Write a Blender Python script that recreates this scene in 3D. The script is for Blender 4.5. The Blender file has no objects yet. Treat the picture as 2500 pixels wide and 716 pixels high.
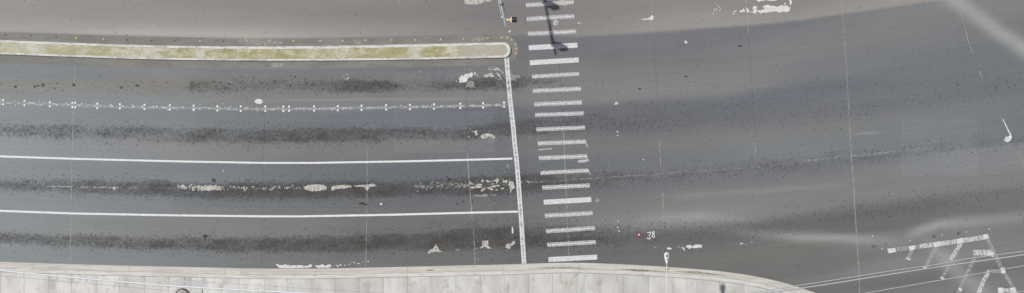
import bpy, math, random
import numpy as np
from mathutils import Vector
random.seed(7); RNG = np.random.default_rng(5)
C = bpy.context.scene.collection
PXM = 40.0                                    # survey pixels per metre
def wx(x): return (x-1250)/PXM
def wy(y): return (358-y)/PXM
def W(x, y, z=0.0): return ((x-1250)/PXM, (358-y)/PXM, z)
ELTAN = 1.76                                  # tangent of the sun's elevation
SDX, SDY = 0.868, -0.497                      # direction shadows fall

# ------------------------------------------------------------------ helpers
def link(o, parent=None):
    C.objects.link(o)
    if parent is not None: o.parent = parent
    return o
def tag(o, label=None, cat=None, group=None, kind=None):
    if label: o['label'] = label
    if cat: o['category'] = cat
    if group: o['group'] = group
    if kind: o['kind'] = kind
    return o
def mesh(name, V, F, mat, parent=None, smooth=False, uv=None):
    m = bpy.data.meshes.new(name); m.from_pydata([tuple(v) for v in V], [], F)
    m.update()
    if uv is not None:
        l = m.uv_layers.new(name='UVMap')
        for lp in m.loops: l.data[lp.index].uv = uv[lp.vertex_index]
    if smooth:
        for p in m.polygons: p.use_smooth = True
    if mat: m.materials.append(mat)
    return link(bpy.data.objects.new(name, m), parent)
def empty(name, loc, rz=0):
    o = bpy.data.objects.new(name, None); o.location = loc; o.rotation_euler = (0, 0, rz); o.empty_display_size = .2
    C.objects.link(o); return o
class MB:
    def __init__(s): s.V = []; s.F = []; s.UV = []
    def add(s, V, F, uv=None):
        b = len(s.V); s.V += [tuple(v) for v in V]; s.F += [tuple(i+b for i in f) for f in F]
        s.UV += list(uv) if uv is not None else [(0, 0)]*len(V)
    def box(s, x0, x1, y0, y1, z0, z1):
        s.add([(x0,y0,z0),(x1,y0,z0),(x1,y1,z0),(x0,y1,z0),(x0,y0,z1),(x1,y0,z1),(x1,y1,z1),(x0,y1,z1)],
              [(0,3,2,1),(4,5,6,7),(0,1,5,4),(1,2,6,5),(2,3,7,6),(3,0,4,7)])
    def tube(s, P, r, n=10, caps=True):
        P = [Vector(p) for p in P]; R = r if isinstance(r, (list, tuple)) else [r]*len(P)
        V = []; F = []
        for i, p in enumerate(P):
            d = (P[min(i+1, len(P)-1)]-P[max(i-1, 0)]).normalized()
            a = d.cross(Vector((0, 0, 1)) if abs(d.z) < .9 else Vector((1, 0, 0))).normalized(); b = d.cross(a)
            for k in range(n):
                t = 2*math.pi*k/n; V.append(p+(a*math.cos(t)+b*math.sin(t))*R[i])
        for i in range(len(P)-1):
            for k in range(n):
                k2 = (k+1) % n; F.append((i*n+k, i*n+k2, (i+1)*n+k2, (i+1)*n+k))
        if caps: F.append(tuple(range(n))[::-1]); F.append(tuple((len(P)-1)*n+k for k in range(n)))
        s.add(V, F)
    def lathe(s, prof, c=(0,0,0), n=16, sx=1, sy=1):
        V = []; F = []
        for (r, z) in prof:
            for k in range(n):
                t = 2*math.pi*k/n; V.append((c[0]+r*math.cos(t)*sx, c[1]+r*math.sin(t)*sy, c[2]+z))
        for i in range(len(prof)-1):
            for k in range(n):
                k2 = (k+1) % n; F.append((i*n+k, i*n+k2, (i+1)*n+k2, (i+1)*n+k))
        F.append(tuple(range(n))[::-1]); F.append(tuple((len(prof)-1)*n+k for k in range(n)))
        s.add(V, F)
    def build(s, name, mat, parent=None, smooth=False, uv=False):
        return mesh(name, s.V, s.F, mat, parent, smooth, s.UV if uv else None)
def ip(P, x):                                  # interpolate a list of (x, y)
    return float(np.interp(x, [p[0] for p in P], [p[1] for p in P]))
def smoothpts(P, n=200):                       # resampled and softened polyline heights
    xs = np.linspace(P[0][0], P[-1][0], n); ys = np.interp(xs, [p[0] for p in P], [p[1] for p in P])
    k = 9; pad = np.pad(ys, k//2, mode='edge'); 
    e0 = ys[0]-(ys[1]-ys[0])*np.arange(k//2, 0, -1); e1 = ys[-1]+(ys[-1]-ys[-2])*np.arange(1, k//2+1)
    pad = np.concatenate([e0, ys, e1]); ys = np.convolve(pad, np.ones(k)/k, 'valid')
    return list(zip(xs, ys))

# ------------------------------------------------------------------ materials
def newmat(name):
    m = bpy.data.materials.new(name); m.use_nodes = True
    nt = m.node_tree; b = nt.nodes['Principled BSDF']; b.inputs['Roughness'].default_value = .9
    try: b.inputs['Specular IOR Level'].default_value = .25
    except KeyError: pass
    return m, nt, b
class G:                                       # terse node graph maker
    def __init__(s, nt): s.nt = nt
    def n(s, t, **k):
        o = s.nt.nodes.new(t)
        for a, v in k.items(): setattr(o, a, v)
        return o
    def L(s, a, b): s.nt.links.new(a, b)
    def val(s, sock, v):
        if isinstance(v, (int, float)): sock.default_value = v
        elif isinstance(v, (tuple, list)): sock.default_value = v if len(v) == len(sock.default_value) else (*v, 1)
        else: s.L(v, sock)
    def m(s, op, a, b=0.0, c=0.0, clamp=False):
        o = s.n('ShaderNodeMath', operation=op); o.use_clamp = clamp
        s.val(o.inputs[0], a); s.val(o.inputs[1], b); s.val(o.inputs[2], c); return o.outputs[0]
    def mr(s, v, a, b, c=0.0, d=1.0, smooth=True):
        o = s.n('ShaderNodeMapRange'); o.interpolation_type = 'SMOOTHSTEP' if smooth else 'LINEAR'
        s.val(o.inputs[0], v)
        for i, x in enumerate((a, b, c, d)): s.val(o.inputs[i+1], x)
        return o.outputs[0]
    def mix(s, f, a, b, mode='MIX'):
        o = s.n('ShaderNodeMix', data_type='RGBA', blend_type=mode)
        s.val(o.inputs[0], f); s.val(o.inputs[6], a); s.val(o.inputs[7], b); return o.outputs[2]
    def noise(s, vec, scale, detail=4, rough=.6, stretch=None, off=0.0):
        if stretch or off:
            mp = s.n('ShaderNodeMapping'); mp.inputs['Scale'].default_value = stretch or (1, 1, 1)
            mp.inputs['Location'].default_value = (off, off*1.7, 0); s.L(vec, mp.inputs[0]); vec = mp.outputs[0]
        o = s.n('ShaderNodeTexNoise'); s.L(vec, o.inputs['Vector'])
        o.inputs['Scale'].default_value = scale; o.inputs['Detail'].default_value = detail; o.inputs['Roughness'].default_value = rough
        return o.outputs['Fac']
    def attr(s, name, out='Fac'):
        o = s.n('ShaderNodeAttribute', attribute_name=name); return o.outputs[out]
    def pos(s): return s.n('ShaderNodeNewGeometry').outputs['Position']
    def uv(s): return s.n('ShaderNodeTexCoord').outputs['UV']
    def grey(s, v):
        o = s.n('ShaderNodeCombineColor'); [s.val(o.inputs[i], v) for i in range(3)]; return o.outputs[0]
K = 0.60                                       # display value -> base colour
def lin(c): c = c/255; return c/12.92 if c <= .04045 else ((c+.055)/1.055)**2.4
def alb(r, g, b): return (lin(r)*K, lin(g)*K, lin(b)*K, 1)

def mat_road():
    m, nt, b = newmat('asphalt'); g = G(nt); p = g.pos(); fl = g.attr('flow', 'Vector')
    base = g.attr('tone', 'Color'); oil = g.attr('oil'); pale = g.attr('pale')
    # broad drift, streaks along the wheel paths, aggregate grain
    drift = g.mr(g.noise(fl, .35, 5, .6, (.35, 1, 1)), .3, .7, .955, 1.045)
    streak = g.mr(g.noise(fl, 1.0, 5, .65, (.12, 3.2, 1)), .3, .7, .965, 1.035)
    grain = g.mr(g.noise(p, 9, 5, .75), .3, .7, .925, 1.075, False)
    fine = g.mr(g.noise(p, 30, 2, .7), .3, .7, .965, 1.035, False)
    k = g.m('MULTIPLY', g.m('MULTIPLY', drift, streak), g.m('MULTIPLY', grain, fine))
    col = g.mix(1.0, base, g.grey(k), 'MULTIPLY')
    # reddish dust
    dust = g.mr(g.noise(p, .55, 5, .7, (.4, 1, 1), 13), .52, .75, 0, .35)
    col = g.mix(dust, col, g.mix(1.0, col, (1.05, .985, .94, 1), 'MULTIPLY'))
    # pale polished streaks
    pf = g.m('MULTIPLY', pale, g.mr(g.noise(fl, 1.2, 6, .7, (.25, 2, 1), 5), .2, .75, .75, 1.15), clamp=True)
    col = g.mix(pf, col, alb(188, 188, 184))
    # oil film in the lane centres
    n1 = g.noise(fl, 1.0, 5, .65, (.45, 1.2, 1), 3); n2 = g.noise(p, 4.5, 6, .8, None, 9)
    ns = g.m('ADD', g.m('MULTIPLY', g.m('SUBTRACT', n1, .5), 1.0), g.m('MULTIPLY', g.m('SUBTRACT', n2, .5), 1.5))
    film = g.m('MULTIPLY', g.mr(g.m('ADD', oil, g.m('MULTIPLY', ns, g.mr(oil, 0, .25))), .12, .95), g.mr(n2, .3, .7, .8, 1.1), clamp=True)
    blot = g.mr(g.noise(fl, .9, 4, .6, (.8, 1.6, 1), 44), .42, .62, .66, .92)
    col = g.mix(g.m('MULTIPLY', film, blot), col, alb(72, 70, 66))
    # drips: dark specks that thicken where oil is
    edge = g.attr('drip')
    for sc, rr, th, off in ((5.0, .36, .8, 0), (2.1, .26, .6, 4), (9.5, .5, .9, 8)):
        v = g.n('ShaderNodeTexVoronoi'); v.inputs['Scale'].default_value = sc; v.inputs['Randomness'].default_value = 1
        mp = g.n('ShaderNodeMapping'); mp.inputs['Location'].default_value = (off, off, 0)
        dn = g.n('ShaderNodeTexNoise'); dn.inputs['Scale'].default_value = 9; g.L(p, dn.inputs['Vector'])
        ad = g.n('ShaderNodeVectorMath', operation='MULTIPLY_ADD'); g.L(dn.outputs['Color'], ad.inputs[0]); ad.inputs[1].default_value = (.12,)*3; g.L(p, ad.inputs[2])
        g.L(ad.outputs[0], mp.inputs[0]); g.L(mp.outputs[0], v.inputs['Vector'])
        sep = g.n('ShaderNodeSeparateColor'); g.L(v.outputs['Color'], sep.inputs[0])
        have = g.m('LESS_THAN', sep.outputs[0], g.m('MULTIPLY', g.m('SUBTRACT', edge, {5.0: .22, 2.1: .35, 9.5: 0}[sc]), th))
        rad = g.m('MULTIPLY', g.m('ADD', sep.outputs[1], .35), rr)
        blob = g.mr(v.outputs['Distance'], g.m('MULTIPLY', rad, .45), rad, 1, 0)
        f = g.m('MULTIPLY', g.m('MULTIPLY', blob, have), g.m('ADD', g.m('MULTIPLY', sep.outputs[2], .5), .22))
        col = g.mix(f, col, alb(58, 57, 54))
    # tiny pale chips
    v = g.n('ShaderNodeTexVoronoi'); v.inputs['Scale'].default_value = 1.9; g.L(p, v.inputs['Vector'])
    sep = g.n('ShaderNodeSeparateColor'); g.L(v.outputs['Color'], sep.inputs[0])
    chip = g.m('MULTIPLY', g.mr(v.outputs['Distance'], .03, .075, 1, 0), g.m('GREATER_THAN', sep.outputs[0], .86))
    col = g.mix(g.m('MULTIPLY', chip, .45), col, alb(190, 190, 186))
    g.L(col, b.inputs['Base Color'])
    bp = g.n('ShaderNodeBump'); bp.inputs['Strength'].default_value = .12; bp.inputs['Distance'].default_value = .006
    g.L(g.noise(p, 60, 3, .7), bp.inputs['Height']); g.L(bp.outputs[0], b.inputs['Normal'])
    return m

def mat_conc(name, c1, c2, c3=None, scale=2.0, stretch=(1, 1, 1), grain=.05, tone=False, bias=.5):
    m, nt, b = newmat(name); g = G(nt); p = g.pos()
    n = g.noise(p, scale, 6, .65, stretch)
    col = g.mix(g.mr(n, bias-.14, bias+.14), alb(*c1), alb(*c2))
    if c3: col = g.mix(g.mr(g.noise(p, scale*2.3, 5, .75, stretch, 21), .52, .68), col, alb(*c3))
    k = g.mr(g.noise(p, 22, 4, .75), .3, .7, 1-grain, 1+grain, False)
    if tone: k = g.m('MULTIPLY', k, g.attr('slab'))
    col = g.mix(1.0, col, g.grey(k), 'MULTIPLY')
    g.L(col, b.inputs['Base Color'])
    bp = g.n('ShaderNodeBump'); bp.inputs['Strength'].default_value = .2; bp.inputs['Distance'].default_value = .01
    g.L(g.noise(p, 40, 3), bp.inputs['Height']); g.L(bp.outputs[0], b.inputs['Normal'])
    return m
def mat_paint(name, c, c2=None, wear=.35, scale=9, soft=.12, maxop=1.0, stretch=None, pattern=None):
    """road paint that has worn through in places to the surface below"""
    m, nt, b = newmat(name); g = G(nt); p = g.pos()
    n = g.m('ADD', g.m('MULTIPLY', g.noise(p, scale, 6, .7, stretch), .7), g.m('MULTIPLY', g.noise(p, scale*3.5, 3, .6, stretch, 11), .3))
    if pattern == 'bars':
        uv = g.uv(); sx = g.n('ShaderNodeSeparateXYZ'); g.L(uv, sx.inputs[0])
        ln = g.mr(g.m('ABSOLUTE', g.m('SUBTRACT', sx.outputs[1], .5)), .05, .14, .16, -.02)
        ln2 = g.mr(g.m('ABSOLUTE', g.m('SUBTRACT', g.m('ABSOLUTE', g.m('SUBTRACT', sx.outputs[1], .5)), .24)), .03, .09, -.10, 0)
        te = g.m('MULTIPLY', g.m('SINE', g.m('MULTIPLY', sx.outputs[0], 2*math.pi/.155)), .045)
        ed = g.mr(g.m('ABSOLUTE', g.m('SUBTRACT', sx.outputs[1], .5)), .40, .5, 0, -.12)
        n = g.m('ADD', g.m('ADD', n, g.m('ADD', ln, ln2)), g.m('ADD', te, ed))
    if pattern == 'edges':                    # worn darker down the middle of a stroke
        uv = g.uv(); sx = g.n('ShaderNodeSeparateXYZ'); g.L(uv, sx.inputs[0])
        n = g.m('ADD', n, g.mr(g.m('ABSOLUTE', g.m('SUBTRACT', sx.outputs[1], .5)), .08, .3, -.07, .05))
    if pattern == 'stria':
        uv = g.uv(); n = g.m('ADD', n, g.mr(g.noise(uv, 1.0, 3, .6, (26, .6, 1)), .3, .7, -.13, .13))
    if wear <= 0: op = maxop
    else: op = g.mr(n, wear-soft+.02, wear+soft+.02, 0, maxop)
    col = g.mix(g.mr(g.noise(p, 5, 5, .7, None, 31), .35, .65), alb(*c), alb(*(c2 or [x*.93 for x in c])))
    col = g.mix(1.0, col, g.grey(g.mr(g.noise(p, 30, 3, .7), .3, .7, .95, 1.05, False)), 'MULTIPLY')
    g.L(col, b.inputs['Base Color'])
    tr = g.n('ShaderNodeBsdfTransparent'); mx = g.n('ShaderNodeMixShader'); out = nt.nodes['Material Output']
    g.val(mx.inputs[0], op); g.L(tr.outputs[0], mx.inputs[1]); g.L(b.outputs[0], mx.inputs[2]); g.L(mx.outputs[0], out.inputs['Surface'])
    return m
def mat_plain(name, c, rough=.5, metal=0, var=.06):
    m, nt, b = newmat(name); g = G(nt); p = g.pos()
    col = g.mix(1.0, alb(*c), g.grey(g.mr(g.noise(p, 12, 4), .3, .7, 1-var, 1+var)), 'MULTIPLY')
    g.L(col, b.inputs['Base Color']); b.inputs['Roughness'].default_value = rough; b.inputs['Metallic'].default_value = metal
    return m
M = dict(
 road=mat_road(),
 island_gutter=mat_conc('gutter_concrete', (128,126,120), (138,137,131), (120,118,112), 1.6, (.3, 1, 1), .07),
 gutter=mat_conc('stained_gutter_concrete', (194,191,181), (212,209,200), (176,172,160), 1.1, (.25, 4, 1), .06),
 kerb=mat_conc('kerb_concrete', (203,201,193), (222,220,213), (186,183,173), 1.3, (.4, 3, 1), .04),
 pave=mat_conc('pavement_concrete', (201,199,192), (220,219,213), (186,183,174), .6, (1.2, .6, 1), .045, tone=True),
 groove=mat_conc('groove_dirt', (172,168,160), (186,183,175)),
 ground=mat_conc('earth', (150,140,122), (165,156,138), (120,125,96), .3),
 white_kerb=mat_conc('whitewashed_kerb', (182,180,168), (224,223,218), (146,141,116), 2.6, (.6, 2, 1), .10, bias=.45),
 fill=None,
 solid=mat_paint('thermoplastic_white', (240,240,238), (222,222,220), .30, 8, .10),
 bars_bright=mat_paint('crossing_paint_fresh', (236,236,234), (220,220,218), .34, 8, .2, .95, None, None),
 bars=mat_paint('crossing_paint_worn', (230,230,228), (216,216,214), .375, 7, .26, .93, None, 'bars'),
 stop=mat_paint('stop_line_paint', (230,230,228), (218,218,216), .38, 5, .14, .95, (.6, 1, 1), 'edges'),
 dots=mat_paint('dotted_line_paint', (222,222,218), None, .50, 7, .12, .8, (.4, 1, 1)),
 stria=mat_paint('hatching_paint', (226,226,223), (208,208,206), .42, 6, .12, .9, None, 'stria'),
 stria_faint=mat_paint('hatching_paint_worn', (208,208,205), None, .46, 6, .2, .7, None, 'stria'),
 cement=mat_paint('cement_residue', (220,216,206), (190,186,174), .42, 9, .09, .95),
 cement_faint=mat_paint('cement_film', (188,186,179), None, .44, 7, .12, .8),
 cement_white=mat_paint('white_residue', (238,237,233), (216,214,208), .40, 9, .09, 1),
 chalk=mat_paint('white_spray_paint', (240,241,243), None, .30, 16, .12, .95),
 crack=mat_paint('joint_filler', (184,183,176), None, .43, 4, .10, .85),
 darkline=mat_paint('dark_hairline', (98,98,98), None, .47, 4, .14, .42),
 stain=mat_paint('dark_stain', (78,78,76), None, .42, 7, .12, .7),
 film=mat_paint('damp_film', (84,87,92), None, .42, 3, .2, .45),
 red=mat_paint('red_spray', (176,78,88), None, .40, 12, .15, .8),
 studw=mat_plain('ceramic_white', (240,240,238), .35, 0, .03),
 studwd=mat_plain('ceramic_white_dirty', (196,196,190), .5, 0, .08),
 study=mat_plain('ceramic_yellow', (212,184,108), .4, 0, .1),
 studh=mat_plain('stud_socket', (84,82,76), .9, 0, .1),
 galv=mat_plain('galvanised_steel', (232,234,236), .45, 0, .04),
 lampw=mat_plain('lamp_white_enamel', (232,238,242), .4, 0, .03),
 lampg=mat_plain('lamp_grey_cover', (150,162,166), .4, 0, .05),
 dark=mat_plain('dark_plastic', (62,62,66), .5, 0, .1),
 visor=mat_plain('black_visor', (52,52,62), .45, 0, .1),
 cream=mat_plain('cream_housing', (222,194,148), .5, 0, .05),
 lensr=mat_plain('red_lens', (150,40,35), .2), lensa=mat_plain('amber_lens', (190,130,40), .2), lensg=mat_plain('green_lens', (40,130,90), .2),
 cable=mat_plain('cable_sheath', (190,193,195), .5, 0, .03),
 cablew=mat_plain('white_cable_sheath', (240,242,244), .5, 0, .03),
 cover=mat_conc('cast_cover', (124,124,130), (114,113,118), None, 5, (1, 1, 1), .1),
 rust=mat_plain('rusty_lid', (150,132,116), .8, 0, .15),
 iron=mat_plain('dark_iron', (84,82,80), .7, 0, .2),
)
def mat_fill():
    m, nt, b = newmat('faded_yellow_infill'); g = G(nt); p = g.pos()
    sx = g.n('ShaderNodeSeparateXYZ'); g.L(p, sx.inputs[0])
    x = sx.outputs[0]
    big = g.noise(p, .45, 4, .6, (1, .6, 1), 2)
    # whitewashed stretches, at the metres where the photo shows them
    def band(a, b_, soft=.7): return g.m('MULTIPLY', g.mr(x, a-soft, a+soft), g.mr(x, b_-soft, b_+soft, 1, 0))
    wsh = g.m('MAXIMUM', g.m('MAXIMUM', band(wx(270), wx(425), 1), band(wx(470), wx(520))), g.m('MAXIMUM', g.m('MAXIMUM', band(wx(995), wx(1028), .25), band(wx(1088), wx(1120), .3)), g.m('MAXIMUM', band(wx(60), wx(110)), band(wx(815), wx(850), .3))))
    pal = g.m('ADD', g.m('MULTIPLY', wsh, .30), g.m('SUBTRACT', big, .47))
    pal = g.m('ADD', pal, g.m('MULTIPLY', g.m('SUBTRACT', g.noise(p, 3.6, 8, .85, (.6, 1, 1)), .5), 2.6))
    f = g.mr(pal, -.02, .55, 0, .9)
    yel = g.mix(g.mr(g.noise(p, 1.3, 5, .7, (.6, 1, 1), 7), .38, .62), alb(158,152,104), alb(174,166,128))
    yel = g.mix(g.mr(g.noise(p, 3, 5, .7, (.5, 1, 1), 17), .5, .66), yel, alb(196,190,166))
    yel = g.mix(band(wx(1115), wx(1260), .5), yel, alb(178,172,154))
    yel = g.mix(g.mr(x, wx(420), wx(-50), 0, .45), yel, alb(204,202,184))
    col = g.mix(f, yel, alb(208,206,194))
    col = g.mix(g.mr(g.noise(p, 7, 6, .85, None, 40), .52, .68, 0, .75), col, alb(134,128,98))
    col = g.mix(g.mr(g.noise(p, 10, 5, .85, None, 55), .56, .68, 0, .7), col, alb(216,214,204))
    g.L(col, b.inputs['Base Color']); return m
M['fill'] = mat_fill()

# ------------------------------------------------------------------ surveyed curves (photo pixels -> metres through W)
FLOW = [(-2000,300),(0,382),(180,388),(420,394),(640,398),(760,398),(1000,394),(1250,387),(1435,382),(1770,363),(2080,322),(2500,272),(4000,90)]
L1 = [(-900,214),(0,250),(120,255),(238,259),(353,262),(473,264),(588,266),(700,266.5),(825,265),(943,263),(1060,261),(1180,258),(1236,256)]
L2 = [(-900,340),(0,382),(180,388),(420,394),(640,398),(760,398),(1000,394),(1142,390.5),(1251,387.5)]
L3 = [(-900,478),(0,515),(180,521.5),(420,526),(640,528.5),(740,528.5),(960,524.5),(1152,519.5),(1264,517)]
KB = [(-2400,540),(0,639.5),(180,645.5),(400,651),(640,656.5),(800,656),(1000,651.5),(1280,645),(1345,641.5),(1450,642),(1600,650),(1729,659),(1800,667),(1867,678),(1930,694),(2000,717),(2080,752),(2160,800),(2240,870),(2300,950)]
BL = [(-2400,565),(0,664),(170,670),(400,674.5),(600,680),(800,681),(1000,676.5),(1300,669),(1450,668),(1600,676),(1725,683),(1800,690),(1860,700),(1915,716),(2000,746),(2080,790),(2160,850),(2220,930)]
SEAM = [(-6000,78),(0,78),(600,95),(1235,86),(1409,90),(1530,83),(1830,62),(1950,50),(2290,2),(3000,-90),(6000,-500)]
KB = smoothpts(KB, 300); BL = smoothpts(BL, 300)

# ------------------------------------------------------------------ road sheet with its stains
LOWER = [ # x, y, r, g, b : surface tone
(0,180,132,137,139),(300,182,130,134,136),(700,182,120,123,125),(1100,180,116,117,119),(1350,160,120,120,121),(1500,190,128,128,125),(1700,200,129,129,128),(2000,170,117,120,122),(2300,150,115,119,121),(2480,160,116,119,120),
(1500,115,117,118,121),(1700,110,112,113,117),(1900,100,125,127,127),(2100,95,125,127,127),(2300,80,118,120,121),(1600,150,119,119,119),(2450,20,125,127,127),
(100,212,142,139,132),(400,210,136,133,127),(700,208,122,120,116),(1000,208,120,118,115),(1450,205,124,124,122),
(0,240,142,146,147),(300,243,136,140,141),(600,242,129,131,130),(900,240,126,128,128),(1150,238,122,123,123),(1350,235,128,128,127),(1480,225,133,133,130),(1700,215,131,131,128),
(0,290,139,145,147),(300,292,130,136,139),(640,292,120,124,127),(900,292,112,117,122),(1150,288,108,113,118),(1350,282,109,111,114),(1600,260,106,109,114),(1900,235,107,111,116),(2100,235,109,113,117),(2400,205,112,116,119),
(1600,310,108,110,112),(1900,285,110,112,114),(2150,262,112,115,117),
(0,365,146,151,153),(300,365,138,141,142),(600,368,129,128,126),(900,366,122,121,119),(1150,362,113,116,118),(1350,355,116,117,118),(1500,352,121,121,120),(1700,338,121,122,121),(2000,312,123,125,124),(2300,282,122,125,126),(2470,262,116,120,122),
(0,418,140,146,148),(300,420,130,136,139),(600,420,118,123,126),(900,415,108,112,116),(1150,415,105,110,114),(1350,410,110,112,114),(1550,400,114,117,120),(1800,378,118,121,123),(2050,352,125,128,128),(2300,330,119,125,129),(2480,310,114,117,120),
(0,488,139,145,147),(300,488,126,131,134),(700,487,106,111,115),(1100,480,101,104,108),(1400,475,106,107,109),(1600,462,112,114,116),(1900,435,112,115,118),
(0,505,143,147,148),(300,508,133,136,137),(600,508,121,123,122),(900,508,113,114,114),(1150,500,109,110,111),(1350,505,114,114,113),(1500,498,127,126,123),(1700,480,126,126,122),(1900,462,129,129,125),(2100,435,120,122,122),(2300,412,124,127,129),(2450,396,136,138,138),
(0,545,141,145,145),(300,550,134,137,135),(600,552,125,126,123),(900,552,117,118,115),(1100,550,107,108,109),(1300,545,113,113,112),(1550,535,139,139,137),(1700,530,138,138,136),(1850,525,128,128,127),(2000,500,122,123,122),(2150,470,125,127,127),(2380,440,127,129,129),
(0,625,140,146,146),(300,632,130,135,136),(600,640,121,124,124),(800,635,113,114,113),(1000,630,112,113,112),(1200,625,105,106,105),(1350,620,110,110,109),(1550,620,108,107,105),(1750,625,113,113,109),(2000,650,112,112,109),(2200,680,110,110,109),
(1700,575,100,100,101),(1900,552,104,104,104),(2050,535,104,104,105),(2200,525,106,107,107),(2400,495,114,116,116),(2450,555,122,122,121),(2450,640,112,112,112),(2300,640,134,134,132),(2370,595,126,126,125),(2420,690,122,122,121)]
UPPER = [(0,5,150,148,143),(600,5,141,139,134),(900,5,138,137,133),(1200,5,125,123,121),(1350,20,120,118,116),(1450,5,142,140,136),(1700,5,140,136,131),(1950,5,132,129,126),(2200,5,150,147,143),
(0,30,153,149,143),(300,30,152,147,140),(600,30,143,138,131),(900,28,140,132,127),(1150,28,122,121,118),(1500,30,140,137,133),(1850,25,136,132,128),
(0,55,158,155,149),(300,55,151,150,146),(600,55,148,147,143),(900,55,140,139,135),(1200,55,127,125,123),(1330,50,124,122,120),(1500,55,146,142,138),(1700,45,156,153,149),(1900,40,150,146,142),(2050,25,152,149,145),
(0,76,174,171,164),(300,86,179,176,169),(600,88,172,169,161),(900,86,156,152,146),(1150,80,138,136,132),(1300,80,126,124,121),(1450,80,150,146,142),(1650,68,150,147,143)]
BANDS = [ # centre line x, y, half width, strength
[(-1500,150,14,.2),(0,208,14,.12),(300,212,14,.15),(460,211,13,.2),(466,211,15,.55),(560,211,14,.5),(700,208,12,.35),(760,208,12,.5),(860,211,16,.9),(950,212,14,.7),(1000,210,12,.4),(1100,210,13,.6),(1180,205,16,.85),(1240,203,18,.9),(1300,200,12,.55),(1400,205,10,.15),(1700,210,10,0)],
[(-1500,260,16,.5),(0,318,16,.5),(130,322,18,.55),(320,326,18,.6),(450,330,18,.6),(640,331,18,.7),(800,330,19,.85),(940,328,17,.7),(1050,328,14,.55),(1150,322,18,.75),(1250,315,20,.65),(1400,302,22,.5),(1500,298,24,.35),(1700,280,28,.22),(2000,255,35,.15),(2600,200,35,.1)],
[(-1500,390,16,.5),(0,450,16,.55),(120,452,16,.6),(280,458,18,.75),(450,464,18,.85),(640,466,20,.9),(780,465,20,1),(900,463,20,.95),(1000,460,18,.8),(1150,455,22,1),(1260,450,22,.95),(1330,445,20,.8),(1440,440,19,.5),(1600,430,19,.36),(1800,413,19,.33),(2000,391,19,.33),(2200,372,17,.3),(2500,342,15,.24),(3500,230,16,.3)],
[(-1500,520,14,.5),(0,582,14,.65),(150,589,15,.7),(400,595,16,.75),(640,598,18,.8),(860,595,20,.9),(1000,592,20,.85),(1130,586,25,1),(1260,580,28,.95),(1400,578,26,.8),(1560,574,24,.3),(1750,562,22,.24),(2000,525,22,.22),(2200,502,20,.25),(2500,470,20,.2),(3500,360,20,.2)],
]
PALE = [
[(1600,482,5,0),(1680,478,6,.12),(1800,470,6,.10),(1920,462,5,.13),(2000,457,5,.12),(2080,450,5,0)],
[(1540,536,9,0),(1600,534,9,.15),(1700,530,9,.25),(1820,535,8,.1),(1880,538,8,0)],
[(1740,560,10,0),(1870,574,9,.22),(1950,579,10,.45),(2080,583,10,.42),(2150,587,11,.22),(2240,592,12,0)],
[(2200,585,14,0),(2240,565,12,.3),(2290,548,10,.45),(2360,541,12,.3),(2500,530,12,.15)],
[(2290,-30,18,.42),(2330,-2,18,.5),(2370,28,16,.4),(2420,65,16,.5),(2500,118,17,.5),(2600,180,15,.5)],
[(2260,585,8,.1),(2310,635,18,.36),(2340,665,18,.33),(2400,715,18,.3),(2440,750,18,.25)],
[(620,247,1.5,.15),(900,243,1.5,.3),(1100,243,1.5,.3),(1200,241,1.5,0)],
[(2060,330,2.5,.0),(2120,325,2.5,.3),(2160,322,2.5,0)],
]
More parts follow.
